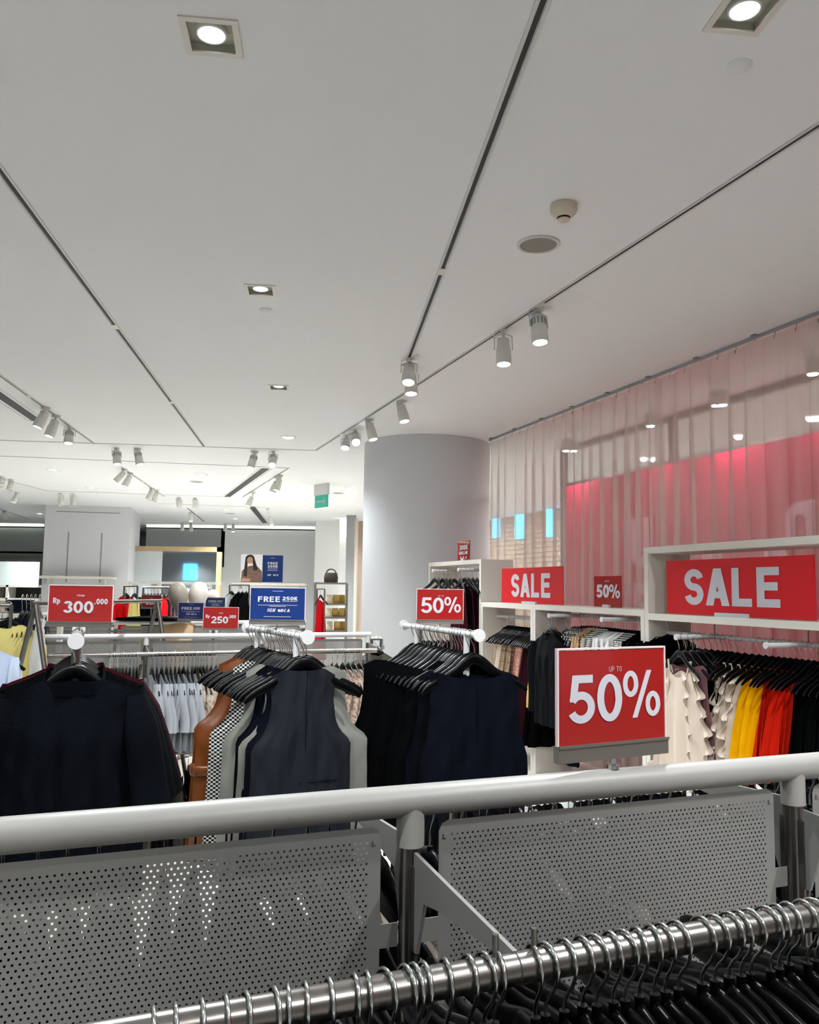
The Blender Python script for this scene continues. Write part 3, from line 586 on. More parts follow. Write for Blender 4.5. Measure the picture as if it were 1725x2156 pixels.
def gmesh(kind, fb, hi=False, seed=0):
    key = (kind, fb, hi, seed)
    if key in GM: return GM[key]
    k = KIND[kind]; rnd = random.Random(seed * 31 + 5); nu, nv = (40, 36) if hi else (18, 14)
    pz = [a for a, _ in k['prof']]; pw = [b for _, b in k['prof']]; wt = pw[0]; ph = rnd.uniform(0, 6); kk = rnd.uniform(2.5, 4); low = k.get('low', 0)
    hem = rnd.uniform(-.03, .03)
    def top(x, sd):
        if low: return -low - .02 * math.cos(PI * min(1, abs(x) / wt) * 1.0) * (1 if sd < 0 else -1)
        if abs(x) >= k['nw']: return zc(x) + .029
        return zc(k['nw']) + .029 - k['nd'] * (1 if sd < 0 else .55) * math.cos(PI / 2 * x / k['nw']) ** .8
    mb = MB(); rows = {}
    for sd in (-1, 1):
        vs = []
        for j in range(nv + 1):
            v = (j / nv) ** 1.15
            for i in range(nu + 1):
                u = -1 + 2 * i / nu; zt = top(u * wt, sd); z = zt * (1 - v) - (k['L'] + hem) * v
                hw = float(np.interp(-z, pz, pw)); x = u * hw
                th = .016 + (k['th'] - .016) * min(1, v * 4)
                y = sd * th * (1 - abs(u) ** 2.6)
                am = k['fo'] * min(1, v * 2)
                y += am * math.sin(kk * PI * u + ph + 1.2 * v) + am * .5 * math.sin(kk * 2.3 * PI * u + ph * 2 - v * 2)
                if hi:
                    y += .0035 * math.sin(9 * u + 14 * v + ph) * math.sin(7 * v + u * 4) + .002 * math.sin(40 * u * v + ph)
                if k.get('tier') and .55 < v: y *= 1.25; x *= 1.05
                y += -.012 * (abs(x) / .21) ** 2 * (1 - v)
                vs.append((x, y, z))
        fs = [(j * (nu + 1) + i, j * (nu + 1) + i + 1, (j + 1) * (nu + 1) + i + 1, (j + 1) * (nu + 1) + i) for j in range(nv) for i in range(nu)]
        if sd > 0: fs = [f[::-1] for f in fs]
        mb.add(vs, fs); rows[sd] = vs
    if low:
        for sx in (-1, 1):
            x0 = sx * min(.085, wt * .8); zz = -low
            for sd in (-1, 1): mb.tube([(x0, sd * .012, zz), (sx * .1, sd * .004, zc(.1) + .02)], .0025 if not k.get('ruf') else .006, 5)
    parts = {}
    if 'sl' in k:
        x0, z0, x1, z1, r0, r1 = k['sl']; x1 += .022 * seed; tgt = MB() if hi else mb
        for sx in (-1, 1):
            if hi: tgt = MB()
            pts = []; rs = []; n = 9
            for i in range(n):
                t = i / (n - 1); pts.append((sx * (x0 + (x1 - x0) * (t ** .8)), -.01 + .012 * math.sin(t * 5 + ph), -(z0 + (z1 - z0) * t) + (.02 if t < .05 else 0))); rs.append(r0 * (.55 + .45 * min(1, t * 5)) + (r1 - r0) * t)
            if kind == 'blazer': rs = [r * .9 for r in rs]
            tgt.tube(pts, rs, 14 if hi else 8, flat=.42 if not hi else .38, cap=False)
            if hi: parts['sleeve%d' % sx] = tgt.mesh('sleeve', F[fb])
    if 'collar' in k:
        c = MB() if hi else mb; h = k['collar']; n = 28; vs = []
        for lv in range(4):
            q = lv / 3
            for i in range(n):
                a = 2 * PI * i / n; x = (k['nw'] + .012 * (1 - q)) * math.cos(a); zz = (zc(k['nw']) + .012) - k['nd'] * abs(math.sin(a)) * (1 if math.sin(a) < 0 else .55)
                flop = .012 * math.sin(3 * a + seed) * q
                vs.append((x * (1 - .06 * q), .03 * math.sin(a) * (1 + .2 * q), zz - .012 + h * q + flop * .6))
        c.add(vs, [(l * n + i, l * n + (i + 1) % n, (l + 1) * n + (i + 1) % n, (l + 1) * n + i) for l in range(3) for i in range(n)])
        if hi: parts['collar'] = c.mesh('collar', F[fb])
    if k.get('ruf'):
        for sx, fx in ((-1, .98), (1, .98), (-1, .45), (1, .5)):
            for sd in (-1, 1):
                vs = []; n = 90
                for i in range(n + 1):
                    t = i / n; z = -.21 - .74 * t; hw = float(np.interp(-z, pz, pw)) * fx; yb = k['th'] * (1 - min(1, fx) ** 2.6) * sd
                    wv = math.sin(t * 46 + seed * 2 + sx); w2 = math.sin(t * 17 + seed)
                    for lv in (0, .5, 1):
                        vs.append((sx * (hw + lv * (.03 + .012 * w2)), yb + sd * .012 * lv + lv * lv * .022 * wv, z + .02 * (1 - lv) - .012 * lv * wv))
                mb.add(vs, [(3 * i + l, 3 * i + l + 1, 3 * i + l + 4, 3 * i + l + 3) for i in range(n) for l in (0, 1)])
    me = mb.mesh(kind, F[fb]); GM[key] = (me, parts); return GM[key]
NAME = dict(vest='vest', top='sleeveless_top', sweater='sweater', tee='t_shirt', shirt='shirt', blazer='blazer', strap='camisole_dress', dress='tiered_dress', ruffle='ruffle_dress', skirt='skirt', bulk='coat', bulkf='coat', pants='trousers')
CAT = dict(vest='vest', top='top', sweater='sweater', tee='t-shirt', shirt='shirt', blazer='jacket', strap='dress', dress='dress', ruffle='dress', skirt='skirt', bulk='coat', bulkf='coat', pants='trousers')
rj = random.Random(11)
def garment(kind, fb, pt, rz, lab, grp=None, hi=False, seed=None, sc_=1.0):
    seed = rj.randint(0, 2) if seed is None else seed
    me, parts = gmesh(kind, fb, hi, seed)
    o = put(NAME[kind], me, None, pt, rz, label=lab, category=CAT[kind], group=grp); o.scale = (sc_, 1, 1)
    for k, m in parts.items(): put('sleeve' if k.startswith('sleeve') else k, m, o)
    return o
def P3(v, z): return Vector((v.x, v.y, z))
# ------------------------------------------------------------------ gondola racks with perforated panels
PW_, PH_ = .585, .62
def perf_mesh():
    px, pz_ = .0078, .0066; nx = int((PW_ - .03) / px); nz = int((PH_ - .03) / pz_)
    vs = []; fs = []; r = .00155; K = 8
    x0 = -nx * px / 2; z0 = -nz * pz_ / 2
    def cell(xa, xb, za, zb, hole):
        b = len(vs)
        if not hole: vs.extend([(xa, za), (xb, za), (xb, zb), (xa, zb)]); fs.append((b, b + 1, b + 2, b + 3)); return
        cx, cz = (xa + xb) / 2, (za + zb) / 2; hx, hz = (xb - xa) / 2, (zb - za) / 2
        out = [(hx, 0), (hx, hz), (0, hz), (-hx, hz), (-hx, 0), (-hx, -hz), (0, -hz), (hx, -hz)]
        vs.extend([(cx + a_, cz + b_) for a_, b_ in out]); vs.extend([(cx + r * math.cos(2 * PI * i / K), cz + r * math.sin(2 * PI * i / K)) for i in range(K)])
        for i in range(K): j = (i + 1) % K; fs.append((b + i, b + j, b + K + j, b + K + i))
    for j in range(nz):
        off = px / 2 if j % 2 else 0; za, zb = z0 + j * pz_, z0 + (j + 1) * pz_
        if off: cell(x0, x0 + off, za, zb, False)
        for i in range(nx - (1 if off else 0)): cell(x0 + off + i * px, x0 + off + (i + 1) * px, za, zb, True)
        if off: cell(x0 + nx * px - off, x0 + nx * px, za, zb, False)
    X, Z = nx * px / 2, nz * pz_ / 2; W, H = PW_ / 2, PH_ / 2
    cell(-W, -X, -Z, Z, False); cell(X, W, -Z, Z, False); c = .014
    b = len(vs); vs.extend([(-W, Z), (W, Z), (W, H - c), (W - c * .3, H - c * .3), (W - c, H), (-W + c, H), (-W + c * .3, H - c * .3), (-W, H - c)]); fs.append(tuple(range(b, b + 8)))
    cell(-W, W, -H, -Z, False)
    mb = MB(); mb.add([(a_, 0, c_) for a_, c_ in vs], fs, None, 0, False)
    for sx in (-1, 1): mb.box((sx * (W - .009), -.001, H - .02), (.005, .003, .005)); mb.box((sx * (W + .012), .001, H - .14), (.026, .0015, .03))
    return mb.mesh('perforated_panel', M_panel)
PERF = perf_mesh()
def gondola(lab, org, xs, x_a, x_b, rail_z, bars=(-1, 1), rail_r=.0205, grp=None, bar_z=None, back_up=0, detail=True):
    dz = rail_z - 1.342; bz = bar_z or 1.243
    g = thing('gondola_rack', lab, 'clothes rack', org, RZ, grp)
    MB().tube([(x_a, 0, rail_z), (x_b, 0, rail_z)], rail_r, 28).build('top_rail', M_grey if detail else M_wgrey, g)
    for x in xs:
        pm = MB().tube([(x, 0, 0), (x, 0, rail_z - .05)], .0145, 16)
        po = pm.build('post', M_steel, g)
        s = MB()
        for sy in (-1, 1):
            s.box((x, sy * .0165, (rail_z - .07) / 2 + .02), (.013, .014, rail_z - .13))
        s.build('slotted_channel', M_steel, po)
        for sy in (-1, 1):
            s = MB()
            for k in range(26): s.box((x, sy * .0237, rail_z - .1 - k * .032), (.0045, .0008, .02))
            s.build('slot', M_black, po)
        MB().tube([(x, 0, rail_z - .002), (x, 0, rail_z - .058)], rail_r * .92, 20).build('collar', M_grey if detail else M_wgrey, g)
        MB().box((x, 0, .04), (.05, .6, .06)).build('foot', M_steel, g)
        for sy in bars:
            br = MB(); T = Matrix.Translation((x, 0, 0)) @ Matrix.Rotation(R_(-90 if sy < 0 else 90), 4, 'Z')
            zz = bz + (back_up if sy > 0 else 0)
            br.prism([(.02, zz + .033), (.29, zz + .017), (.29, zz + .004), (.10, zz - .012), (.055, zz - .02), (.03, zz - .09), (.018, zz - .09)], -.0025, .0025, T)
            bo = br.build('bracket', M_panel, g)
            for k in ((-1, 1) if sy < 0 else ()): MB().tube([(x + k * .022, sy * .29, zz + .01), (x + k * .022, sy * .29, zz + .036)], .0035, 8).build('pin', M_steel, bo)
    for sy in bars:
        zz = bz + (back_up if sy > 0 else 0); MB().tube([(x_a + .1, sy * .29, zz), (x_b - .05, sy * .29, zz)], .0155, 24).build('hanging_bar', M_bar, g)
        if detail:
            for x in xs: MB().tube([(x - .0008, sy * .29, zz), (x + .0008, sy * .29, zz)], .0158, 24).build('bar_joint', M_black, g)
    for a_, b_ in zip(xs[:-1], xs[1:]):
        o = put('perforated_panel', PERF, g, ((a_ + b_) / 2, 0, rail_z - .030 - PH_ / 2)); o.scale = ((b_ - a_ - .083) / PW_, 1, 1)
    return g
P0 = at_y(865, 1700, 1.13); P0.z = 0
gondola('foreground gondola rack with thick grey top rail, perforated panels and stainless bars', P0, [-1.34, -.67, 0, .67, 1.34, 2.01], -1.5, 2.1, 1.338, back_up=.012)
def G0(s, n, z): v = P0 + U * s + Nn * n; return Vector((v.x, v.y, z))
def s_front(px, py, n_):
    p = at_plane(px, py, P0 + Nn * n_, Nn); return (p - P0).dot(U)
fr = [330, 378, 433, 485, 527, 587, 616, 652, 702, 756, 783, 822, 866, 884, 903, 948, 997, 1031, 1055, 1133, 1159, 1200, 1237, 1263, 1297, 1322, 1352, 1382, 1405, 1435, 1487, 1514, 1545, 1566, 1588, 1623, 1645, 1670, 1701, 1722, 1750, 1790]
rz_h = RZ + PI / 2
HL = 'black plastic hanger with chrome hook on the nearest stainless bar in the foreground'
for i, px in enumerate(fr):
    y0 = 2156 - (px - 480) * .205 if px < 1800 else 1890
    s_ = s_front(px - 8, y0 - 40, -.29)
    j = rj.uniform(-.16, .16); pt = G0(s_, -.29, 1.243)
    hanger(pt, rz_h + j, HL, 'hangers on the foreground bar', tilt=rj.uniform(-.03, .03), flat=True).rotation_euler[1] = rj.choice([0, -.03, -.06, -.1, .03])
    garment('bulkf', ['black', 'black', 'navy'][i % 3], pt, rz_h + j, 'black strappy garment hanging under the nearest foreground bar', 'garments under the foreground bar')
s_ = s_front(1540, 1975, -.3)
# back bar of the same rack
for i in range(60):
    s_ = -1.15 + i * .045 + rj.uniform(-.012, .012); j = rj.uniform(-.14, .14)
    pt = G0(s_, .29, 1.255)
    hanger(pt, rz_h + j + (PI if i % 2 else 0) * 0, 'black hanger with chrome hook on the far side bar behind the perforated panels', 'hangers behind the perforated panels', hi=(i % 1 == 0))
    fbx = 'cream' if (8 < i < 12 or i == 27 or 34 < i < 37) else ['black', 'navy', 'black', 'charcoal'][i % 4]
    garment('bulk', fbx, pt, rz_h + j, '%s garment on the far side bar behind the perforated panels' % ('cream' if fbx == 'cream' else 'dark'), 'cream garments behind the panels' if fbx == 'cream' else 'dark garments behind the panels')
LR = at_y(955, 1690, 2.35); LR.z = 0
g = thing('clothes_rail', 'low steel rail packed with black clothes just behind the foreground rack', 'clothes rack', LR, RZ)
MB().tube([(0, 0, 1.055), (1.7, 0, 1.055)], .0125, 12).build('hanging_bar', M_steel, g)
for x in (0, 1.7): MB().tube([(x, 0, 1.055), (x, 0, 0)], .0125, 12).build('post', M_steel, g); MB().box((x, 0, .02), (.05, .5, .04)).build('foot', M_steel, g)
for i in range(40):
    v = LR + U * (.04 + i * .0415); j = rj.uniform(-.15, .15); pt = Vector((v.x, v.y, 1.055)); hanger(pt, rz_h + j, 'black hanger on the low rail just behind the foreground rack', 'hangers on the low rail', hi=False)
    f_ = ['black', 'black', 'black', 'navy', 'black', 'black', 'mono'][i % 7] if i != 9 else 'white'
    pt = pt + Vector((0, 0, .045)); garment('tee', f_, pt, rz_h + j, '%s top on the low rail just behind the foreground rack' % ({'mono': 'black and white print', 'white': 'single white'}.get(f_, 'dark')), {'mono': 'print tops on the low rail', 'white': None}.get(f_, 'dark tops on the low rail'))
# ------------------------------------------------------------------ two way stands
def stand(lab, a, b, z, m, posts, r=.0125, cap=.026):
    d = (b - a); L_ = d.length; g = thing('clothes_stand', lab, 'clothes stand', (a.x, a.y, 0), zang(d))
    MB().tube([(0, 0, z), (L_, 0, z)], r, 16).build('hanging_arm', m, g)
    MB().tube([(-.012, 0, z), (.002, 0, z)], cap, 28).build('end_cap', M_wgrey, g)
    MB().tube([(L_, 0, z), (L_ + .012, 0, z)], cap, 28).build('end_cap', M_wgrey, g)
    for p_ in posts:
        MB().tube([(p_, 0, .05), (p_, 0, z - .006)], .0135, 14).build('post', m, g)
    MB().box((L_ / 2, 0, .025), (L_ + .1, .08, .05)).build('base', m, g)
    MB().box((0, 0, .02), (.06, .5, .04)).box((L_, 0, .02), (.06, .5, .04)).build('foot', m, g)
    return g
A1 = at_y(160, 1350, 2.71); Z1 = A1.z; A1b = A1 + Nn * .8; A1.z = A1b.z = 0
stand('steel clothes stand with round cap holding the dark sweaters at the left', A1, A1b, Z1, M_steel, [.075, .6])
A2 = at_y(647, 1342, 3.1); Z2 = A2.z; A2b = A2 + Vector((math.sin(R_(-28)), math.cos(R_(-28)), 0)) * .75; A2.z = A2b.z = 0
stand('white clothes stand with round end cap holding the vests in the middle', A2, A2b, Z2, M_wgrey, [.11, .6])
A3 = at_y(1008, 1338, 3.4); Z3 = A3.z; A3b = A3 + Vector((math.sin(R_(-20)), math.cos(R_(-20)), 0)) * .9; A3.z = A3b.z = 0
stand('white clothes stand with round end cap holding the black sleeveless tops', A3, A3b, Z3, M_wgrey, [.12, .72])
def on_arm(a, b, z, s_, jit=0): d = (b - a).normalized(); p = a + d * s_; return Vector((p.x, p.y, z + .0)), zang(d) - PI / 2 + jit
lst = [('navyknit', 'front navy knit sweater with funnel neck and wide short sleeves, left stand'), ('blackknit', 'black knit sweater directly behind the front navy one'), ('blackknit', 'black knit sweater second behind the navy one'), ('blackknit', 'black knit sweater third behind the navy one'), ('blackknit', 'black knit sweater just in front of the burgundy ones'), ('maroonknit', 'first burgundy sweater showing at both shoulders behind the black ones'), ('maroonknit', 'rearmost burgundy sweater on the left stand')]
for i, (f_, lb) in enumerate(lst):
    pt, rz = on_arm(A1, A1b, Z1, .035 + i * .068, rj.uniform(-.05, .05) if i else -.02)
    garment('sweater', f_, pt, rz, lb, hi=True, seed=i % 3, sc_=1 + .015 * i)
    hanger(pt, rz, 'black hanger inside the %s sweater on the left stand' % ['front navy', 'first black', 'second black', 'third black', 'fourth black', 'first burgundy', 'rearmost burgundy'][i], None)
lst = [('vest', 'slate', 'slate grey tailored vest at the front of the middle stand'), ('vest', 'navy', 'navy vest directly behind the slate grey one'), ('vest', 'navy', 'second navy vest behind the slate grey one'), ('vest', 'navy', 'third navy vest with open armhole behind the slate one'), ('vest', 'black', 'black vest in front of the grey khaki ones on the middle stand'), ('vest', 'khaki', 'grey khaki vest with pale front edge on the middle stand'), ('vest', 'khaki', 'second grey khaki vest showing its shoulder at the right'),
 ('vest', 'gingham', 'black and white gingham vest on the middle stand'), ('vest', 'leather', 'tan faux leather belted top on the middle stand'), ('vest', 'leather', 'second tan top with shoulder flap at the back of the middle stand')]
ss = [.03, .085, .125, .165, .215, .27, .14, .42, .52, .58]
for i, (k_, f_, lb) in enumerate(lst):
    pt, rz = on_arm(A2, A2b, Z2, ss[i], rj.uniform(-.07, .07) if i else 0.02)
    if i == 6: pt.x += .05
    o = garment(k_, f_, pt, rz, lb, hi=True, seed=i % 3, sc_=[1, 1, 1, 1.05, 1, 1.2, 1.3, 1.25, 1.35, 1.35][i])
    hanger(pt, rz, 'black hanger of the %s' % ' '.join(lb.replace(' on the middle stand', '').split()[:11]), None)
    if i == 0:
        z0 = -.5
        MB().box((0, -.037, -.4), (.0015, .003, .56)).build('back_seam', F['navy'], o)
        MB().box((.055, -.037, -.53), (.15, .003, .003)).build('pocket_seam', F['navy'], o)
    if f_ == 'leather': MB().tube([(.204 * math.cos(a), .04 * math.sin(a), -.57) for a in np.linspace(0, 2 * PI, 25)], .022, 8, flat=.25).build('belt', F['leather'], o)
for i, s_ in enumerate([.19, .245, .3, .37, .45, .5, .63, .68]):
    pt, rz = on_arm(A2, A2b, Z2, s_, rj.uniform(-.1, .1)); hanger(pt, rz, 'empty looking black hanger packed among the vests on the middle stand', 'hangers packed on the middle stand')
lst = [('navy', 'front navy sleeveless top with wide boat neck on the right stand'), ('black', 'black sleeveless top directly behind the navy one'), ('navy', 'dark navy sleeveless top second behind the front one'), ('black', 'black studded top in the middle of the right stand')] + [('black', 'black sleeveless top packed at the back of the right stand')] * 9
ss = [.04, .09, .14, .21] + [.27 + .06 * i for i in range(9)]
for i, (f_, lb) in enumerate(lst):
    pt, rz = on_arm(A3, A3b, Z3, ss[i], rj.uniform(-.09, .09) if i else -.03)
    o = garment('top' if i != 3 else 'vest', f_, pt, rz, lb, 'black tops at the back of the right stand' if i > 3 else None, hi=i < 5, seed=i % 3, sc_=1 + .03 * i)
    hanger(pt, rz, 'black hanger of the %s' % (lb if i < 4 else 'black tops packed at the back of the right stand'), 'rear hangers of the right stand' if i > 3 else None)
    if i == 0: MB().box((0, -.032, -.42), (.0015, .003, .58)).build('centre_seam', F['black'], o)
for i, s_ in enumerate([.17, .24, .33, .41, .5]):
    pt, rz = on_arm(A3, A3b, Z3, s_, rj.uniform(-.12, .12)); hanger(pt, rz, 'extra black hanger squeezed between the black tops on the right stand', 'extra hangers on the right stand')
# ------------------------------------------------------------------ signs
def tw(txt, s=.2, W=.62, gap=.1):
    x = 0
    for ch in txt: x += glyph(ch, s, W)[0] + gap
    return x - gap
def fit(mb, txt, cx, z0, h, width, s=.2, W=.62, gap=.1, y=0, shear=0):
    text_mb(mb, txt, cx, z0, h, s, W, gap, y, xs=width / (tw(txt, s, W, gap) * h), shear=shear)
def sign(lab, base, w_, h_, rz, m, content, hold=.02, stem=.03, acr=True, tilt=0, name='price_sign', cat='sign'):
    g = thing(name, lab, cat, base, rz); z0 = stem + hold
    MB().box((0, 0, z0 + h_ / 2 - .001), (w_, .003, h_)).build('card', m, g)
    if acr:
        e = MB(); t_ = .0025
        e.box((0, 0, z0 + h_ + t_ / 2), (w_ + 2 * t_, .006, t_)).box((-w_ / 2 - t_ / 2, 0, z0 + h_ / 2), (t_, .006, h_)).box((w_ / 2 + t_ / 2, 0, z0 + h_ / 2), (t_, .006, h_)); e.build('acrylic_edge', mat('acrylic_edge', '#d8c4c4', .2, spec=.8), g)
    if hold:
        e = MB(); e.prism([(-w_ / 2 - .003, stem), (w_ / 2 + .003, stem), (w_ / 2 + .003, z0), (-w_ / 2 - .003, z0)], -.006, .006); e.box((0, -.007, z0 - .001), (w_ + .006, .003, .004)); e.build('holder', M_alu, g)
    if stem: MB().tube([(0, 0, 0), (0, 0, stem)], .004, 10).tube([(0, 0, 0), (0, 0, .006)], .009, 12).build('stem', M_chrome, g)
    t = MB(); content(t, z0, w_, h_); t.build('lettering', M_txt, g)
    g.rotation_euler[1] = tilt
    return g
def c50(t, z0, w_, h_):
    fit(t, 'UP TO', .02 * w_, z0 + h_ * .755, h_ * .055, w_ * .115, .09, .6, .14, -.0022)
    fit(t, '50', -.165 * w_, z0 + h_ * .22, h_ * .51, w_ * .49, .165, .6, .05, -.0022)
    fit(t, '%', .27 * w_, z0 + h_ * .245, h_ * .51, w_ * .36, .165, .6, .1, -.0022)
def cRp(num):
    def f(t, z0, w_, h_):
        fit(t, 'FROM', 0, z0 + h_ * .70, h_ * .05, w_ * .12, .14, .6, .12, -.0022)
        fit(t, 'Rp', -.375 * w_, z0 + h_ * .50, h_ * .155, w_ * .115, .2, .6, .08, -.0022)
        fit(t, num, -.03 * w_, z0 + h_ * .24, h_ * .33, w_ * .48, .19, .62, .06, -.0022)
        fit(t, '.000', .325 * w_, z0 + h_ * .49, h_ * .155, w_ * .21, .2, .6, .08, -.0022)
    return f
def cfree(t, z0, w_, h_):
    fit(t, 'FREE', -.16 * w_, z0 + h_ * .56, h_ * .17, w_ * .41, .19, .62, .14, -.0022)
    fit(t, '250K', .225 * w_, z0 + h_ * .615, h_ * .115, w_ * .28, .2, .6, .1, -.0022)
    for zz, ww, cx in ((.585, .27, .225), (.9, .2, 0), (.46, .72, 0), (.425, .3, 0), (.1, .5, 0)): t.box((cx * w_, -.0022, z0 + h_ * zz), (ww * w_, .0004, h_ * .012))
    fit(t, 'H&M', -.12 * w_, z0 + h_ * .25, h_ * .11, w_ * .14, .13, .5, .12, -.0022, shear=.25)
    fit(t, 'BCA', .14 * w_, z0 + h_ * .25, h_ * .09, w_ * .17, .2, .6, .12, -.0022, shear=.2)
    t.prism([(.03 * w_ + .006 * math.cos(a), z0 + h_ * .29 + .006 * math.sin(a)) for a in np.linspace(0, 2 * PI, 7)[:-1]], -.0024, -.002)
def sign_px(lab, xl, xr, yt, yb, Y, yaw, m, content, hold=.02, stem=.03, **k):
    cx = (xl + xr) / 2; c = at_y(cx, yb, Y); tpz = at_y(cx, yt, Y).z
    w_ = (at_y(xr, yb, Y) - at_y(xl, yb, Y)).length / math.cos(yaw + math.atan2((cx - 862), 1725) * .0)
    return sign(lab, (c.x, c.y, c.z - hold - stem), w_, tpz - c.z, yaw, m, content, hold, stem, **k)
sc0 = at_plane(1291, 1562, P0, Nn); bz_ = 1.338 + .0205
cz = at_y(1290, 1561, sc0.y).z; tz = at_y(1287, 1366, sc0.y).z
sign('large red 50 percent sign in a metal holder on the foreground rail', (sc0.x, sc0.y, bz_), .203, tz - cz, R_(27), M_redp, c50, hold=.024, stem=cz - bz_ - .024)
sign_px('red Rp 300.000 sign above the dark sweaters at the left', 100, 236, 1233, 1309, 3.0, R_(-2), M_redp, cRp('300'), hold=.019)
sign_px('blue FREE 250K sign above the vests on the middle stand', 527, 641, 1238, 1305, 3.4, R_(2), M_blue, cfree, hold=.02, stem=.02)
sign_px('red 50 percent sign on the right stand, in front of the tall white unit', 878, 975, 1241, 1305, 3.9, R_(0), M_redp, c50, hold=.018, stem=.02)
sign_px('red Rp 250.000 sign on the far white rail beside the blue sign', 428, 501, 1279, 1323, 5.75, R_(2), M_redp, cRp('250'), hold=.012, stem=.02)
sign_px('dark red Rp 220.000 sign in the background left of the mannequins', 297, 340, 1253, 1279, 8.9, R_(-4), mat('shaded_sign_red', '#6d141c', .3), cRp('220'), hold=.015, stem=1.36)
sign_px('small navy FREE sign in front of the mannequins', 374, 429, 1269, 1303, 7.4, R_(-8), mat('promo_navy', '#17235e', .3), cfree, hold=.02)
sign_px('farthest small blue FREE sign right of the mannequins', 433, 474, 1258, 1281, 9.2, R_(-3), mat('promo_blue_far', '#142b55', .3), cfree, hold=.012, stem=1.36)
# ------------------------------------------------------------------ white wall units under the curtain
C0 = at_y(1357, 1300, 5.5); C0.z = 0
def S(px, o=0):
    p = at_plane(px, 1250, C0 + WN * o, WN); return (p - C0).dot(WD)
def cp(s_, o, z): v = C0 + WD * s_ + WN * o; return Vector((v.x, v.y, z))
D_ = .345; TB = .042
def unit(lab, s0, s1, top, shelves, barz, arms, back=False):
    g = thing('wall_display_unit', lab, 'shelf unit', cp(s0, 0, 0), RW); L_ = s1 - s0
    for x in (TB / 2, L_ - TB / 2): MB().box((x, D_ / 2, top / 2), (TB, D_, top)).build('side_panel', M_white, g)
    MB().box((L_ / 2, D_ / 2, top - TB / 2), (L_ - 2 * TB, D_, TB)).build('top_panel', M_white, g)
    for z in shelves: MB().box((L_ / 2, D_ / 2, z - TB / 2), (L_ - 2 * TB, D_, TB)).build('shelf', M_white, g)
    MB().box((L_ / 2, D_ / 2, .06), (L_ - 2 * TB, D_, .12)).build('plinth', M_white, g)
    bh = MB().tube([(TB, .15, barz), (L_ - TB, .15, barz)], .0125, 14).build('hanging_bar', M_wgrey, g)
    up_z = min([z for z in shelves + [top] if z > barz]) - TB
    for a_ in arms:
        x = a_ - s0
        MB().tube([(x, .15, barz + .0), (x, -.13, barz)], .0135, 14).tube([(x, -.13, barz), (x, -.14, barz)], .018, 16).build('front_arm', M_wgrey, g)
        MB().tube([(x, .15, barz), (x, .15, up_z)], .004, 8).build('support_rod', M_steel, g)
    return g
s900, s1013, s1124, s1357 = S(902), S(1013), S(1122), 0
zT = 1.92; zL = at_y(1357, 1284, 5.5).z; zT = at_y(1357, 1153, 5.5).z
aw = [S(x, -.13) for x in (1157, 1268)]; ab = [S(x, -.13) for x in (1424, 1612)]; at_ = [S(x, -.13) for x in (912, 966)]
unit('tall white display unit at the far end beside the round column', s900, s1013, zT, [], zT - .1, at_)
unit('narrow low white display unit beside the tall far one', s1013 + .003, s1124, zL, [], zL - .13, [])
unit('wide low white display unit in the middle of the curtain wall', s1124 + .003, s1357, zL, [], zL - .075, aw)
unit('tall near white display unit with SALE board in its open top', s1357 + .003, 2.6, zT, [at_y(1365, 1291, 5.5).z], zL - .15, ab)
def board(lab, x0, x1, yt, yb, m, content, zb, o=.04):
    s0, s1 = S(x0, o), S(x1, o); c = cp((s0 + s1) / 2, o, zb)
    g = thing('sale_board', lab, 'sign', c, RW); w_ = s1 - s0; k = at_plane(x0, yt, C0 + WN * o, WN).z - zb
    MB().box((0, 0, k / 2 + .004), (w_, .006, k - .004)).build('board', m, g)
    MB().box((0, -.012, .012), (w_ * .22, .02, .024)).build('foot_clip', mat('clip_grey', '#b5bcc0', .4), g)
    t = MB(); content(t, 0, w_, k); t.build('lettering', M_txt, g)
def csale(t, z0, w_, h_): fit(t, 'SALE', -.0 * w_, z0 + h_ * .19, h_ * .65, w_ * .64, .205, .62, .07, -.0045)
board('large red SALE board in the top of the near white unit', 1405, 1718, 1182, 0, M_red, lambda t, z, w_, h_: fit(t, 'SALE', -.02 * w_, z + h_ * .19, h_ * .65, w_ * .66, .205, .62, .07, -.0045), at_y(1365, 1291, 5.5).z)
board('smaller red SALE board on top of the low white units', 1057, 1187, 1198, 0, M_red, csale, zL)
board('small red 50 percent sign on the low white unit before the curtain', 1252, 1309, 1214, 0, M_redp, lambda t, z, w_, h_: (fit(t, '50', -.16 * w_, z + h_ * .32, h_ * .42, w_ * .48, .22, .6, .05, -.0045), fit(t, '%', .27 * w_, z + h_ * .32, h_ * .42, w_ * .38, .2, .6, .05, -.0045), fit(t, 'UP TO', 0, z + h_ * .82, h_ * .05, w_ * .14, .15, .6, .1, -.0045)), zL)
board('small red 300K sign on top of the tall far unit', 964, 989, 1141, 0, M_redp, lambda t, z, w_, h_: (fit(t, '300K', 0, z + h_ * .55, h_ * .25, w_ * .72, .2, .6, .1, -.0045), fit(t, '&BELOW', 0, z + h_ * .32, h_ * .16, w_ * .72, .2, .6, .1, -.0045), [t.box((q * w_ * .22, -.0045, z + h_ * .16), (w_ * .08, .0005, h_ * .12)) for q in (-1, 0, 1)]), zT)
def uhang(s_, o, z, rz, kind, fb, lab, grp, hl, hg, jit=.08, hi=False):
    j = rj.uniform(-jit, jit); pt = cp(s_, o, z)
    if kind: garment(kind, fb, pt + Vector((0, 0, .025 if kind in ('tee', 'shirt') else 0)), rz + j, lab, grp)
    hanger(pt, rz + j, hl, hg, hi=hi)
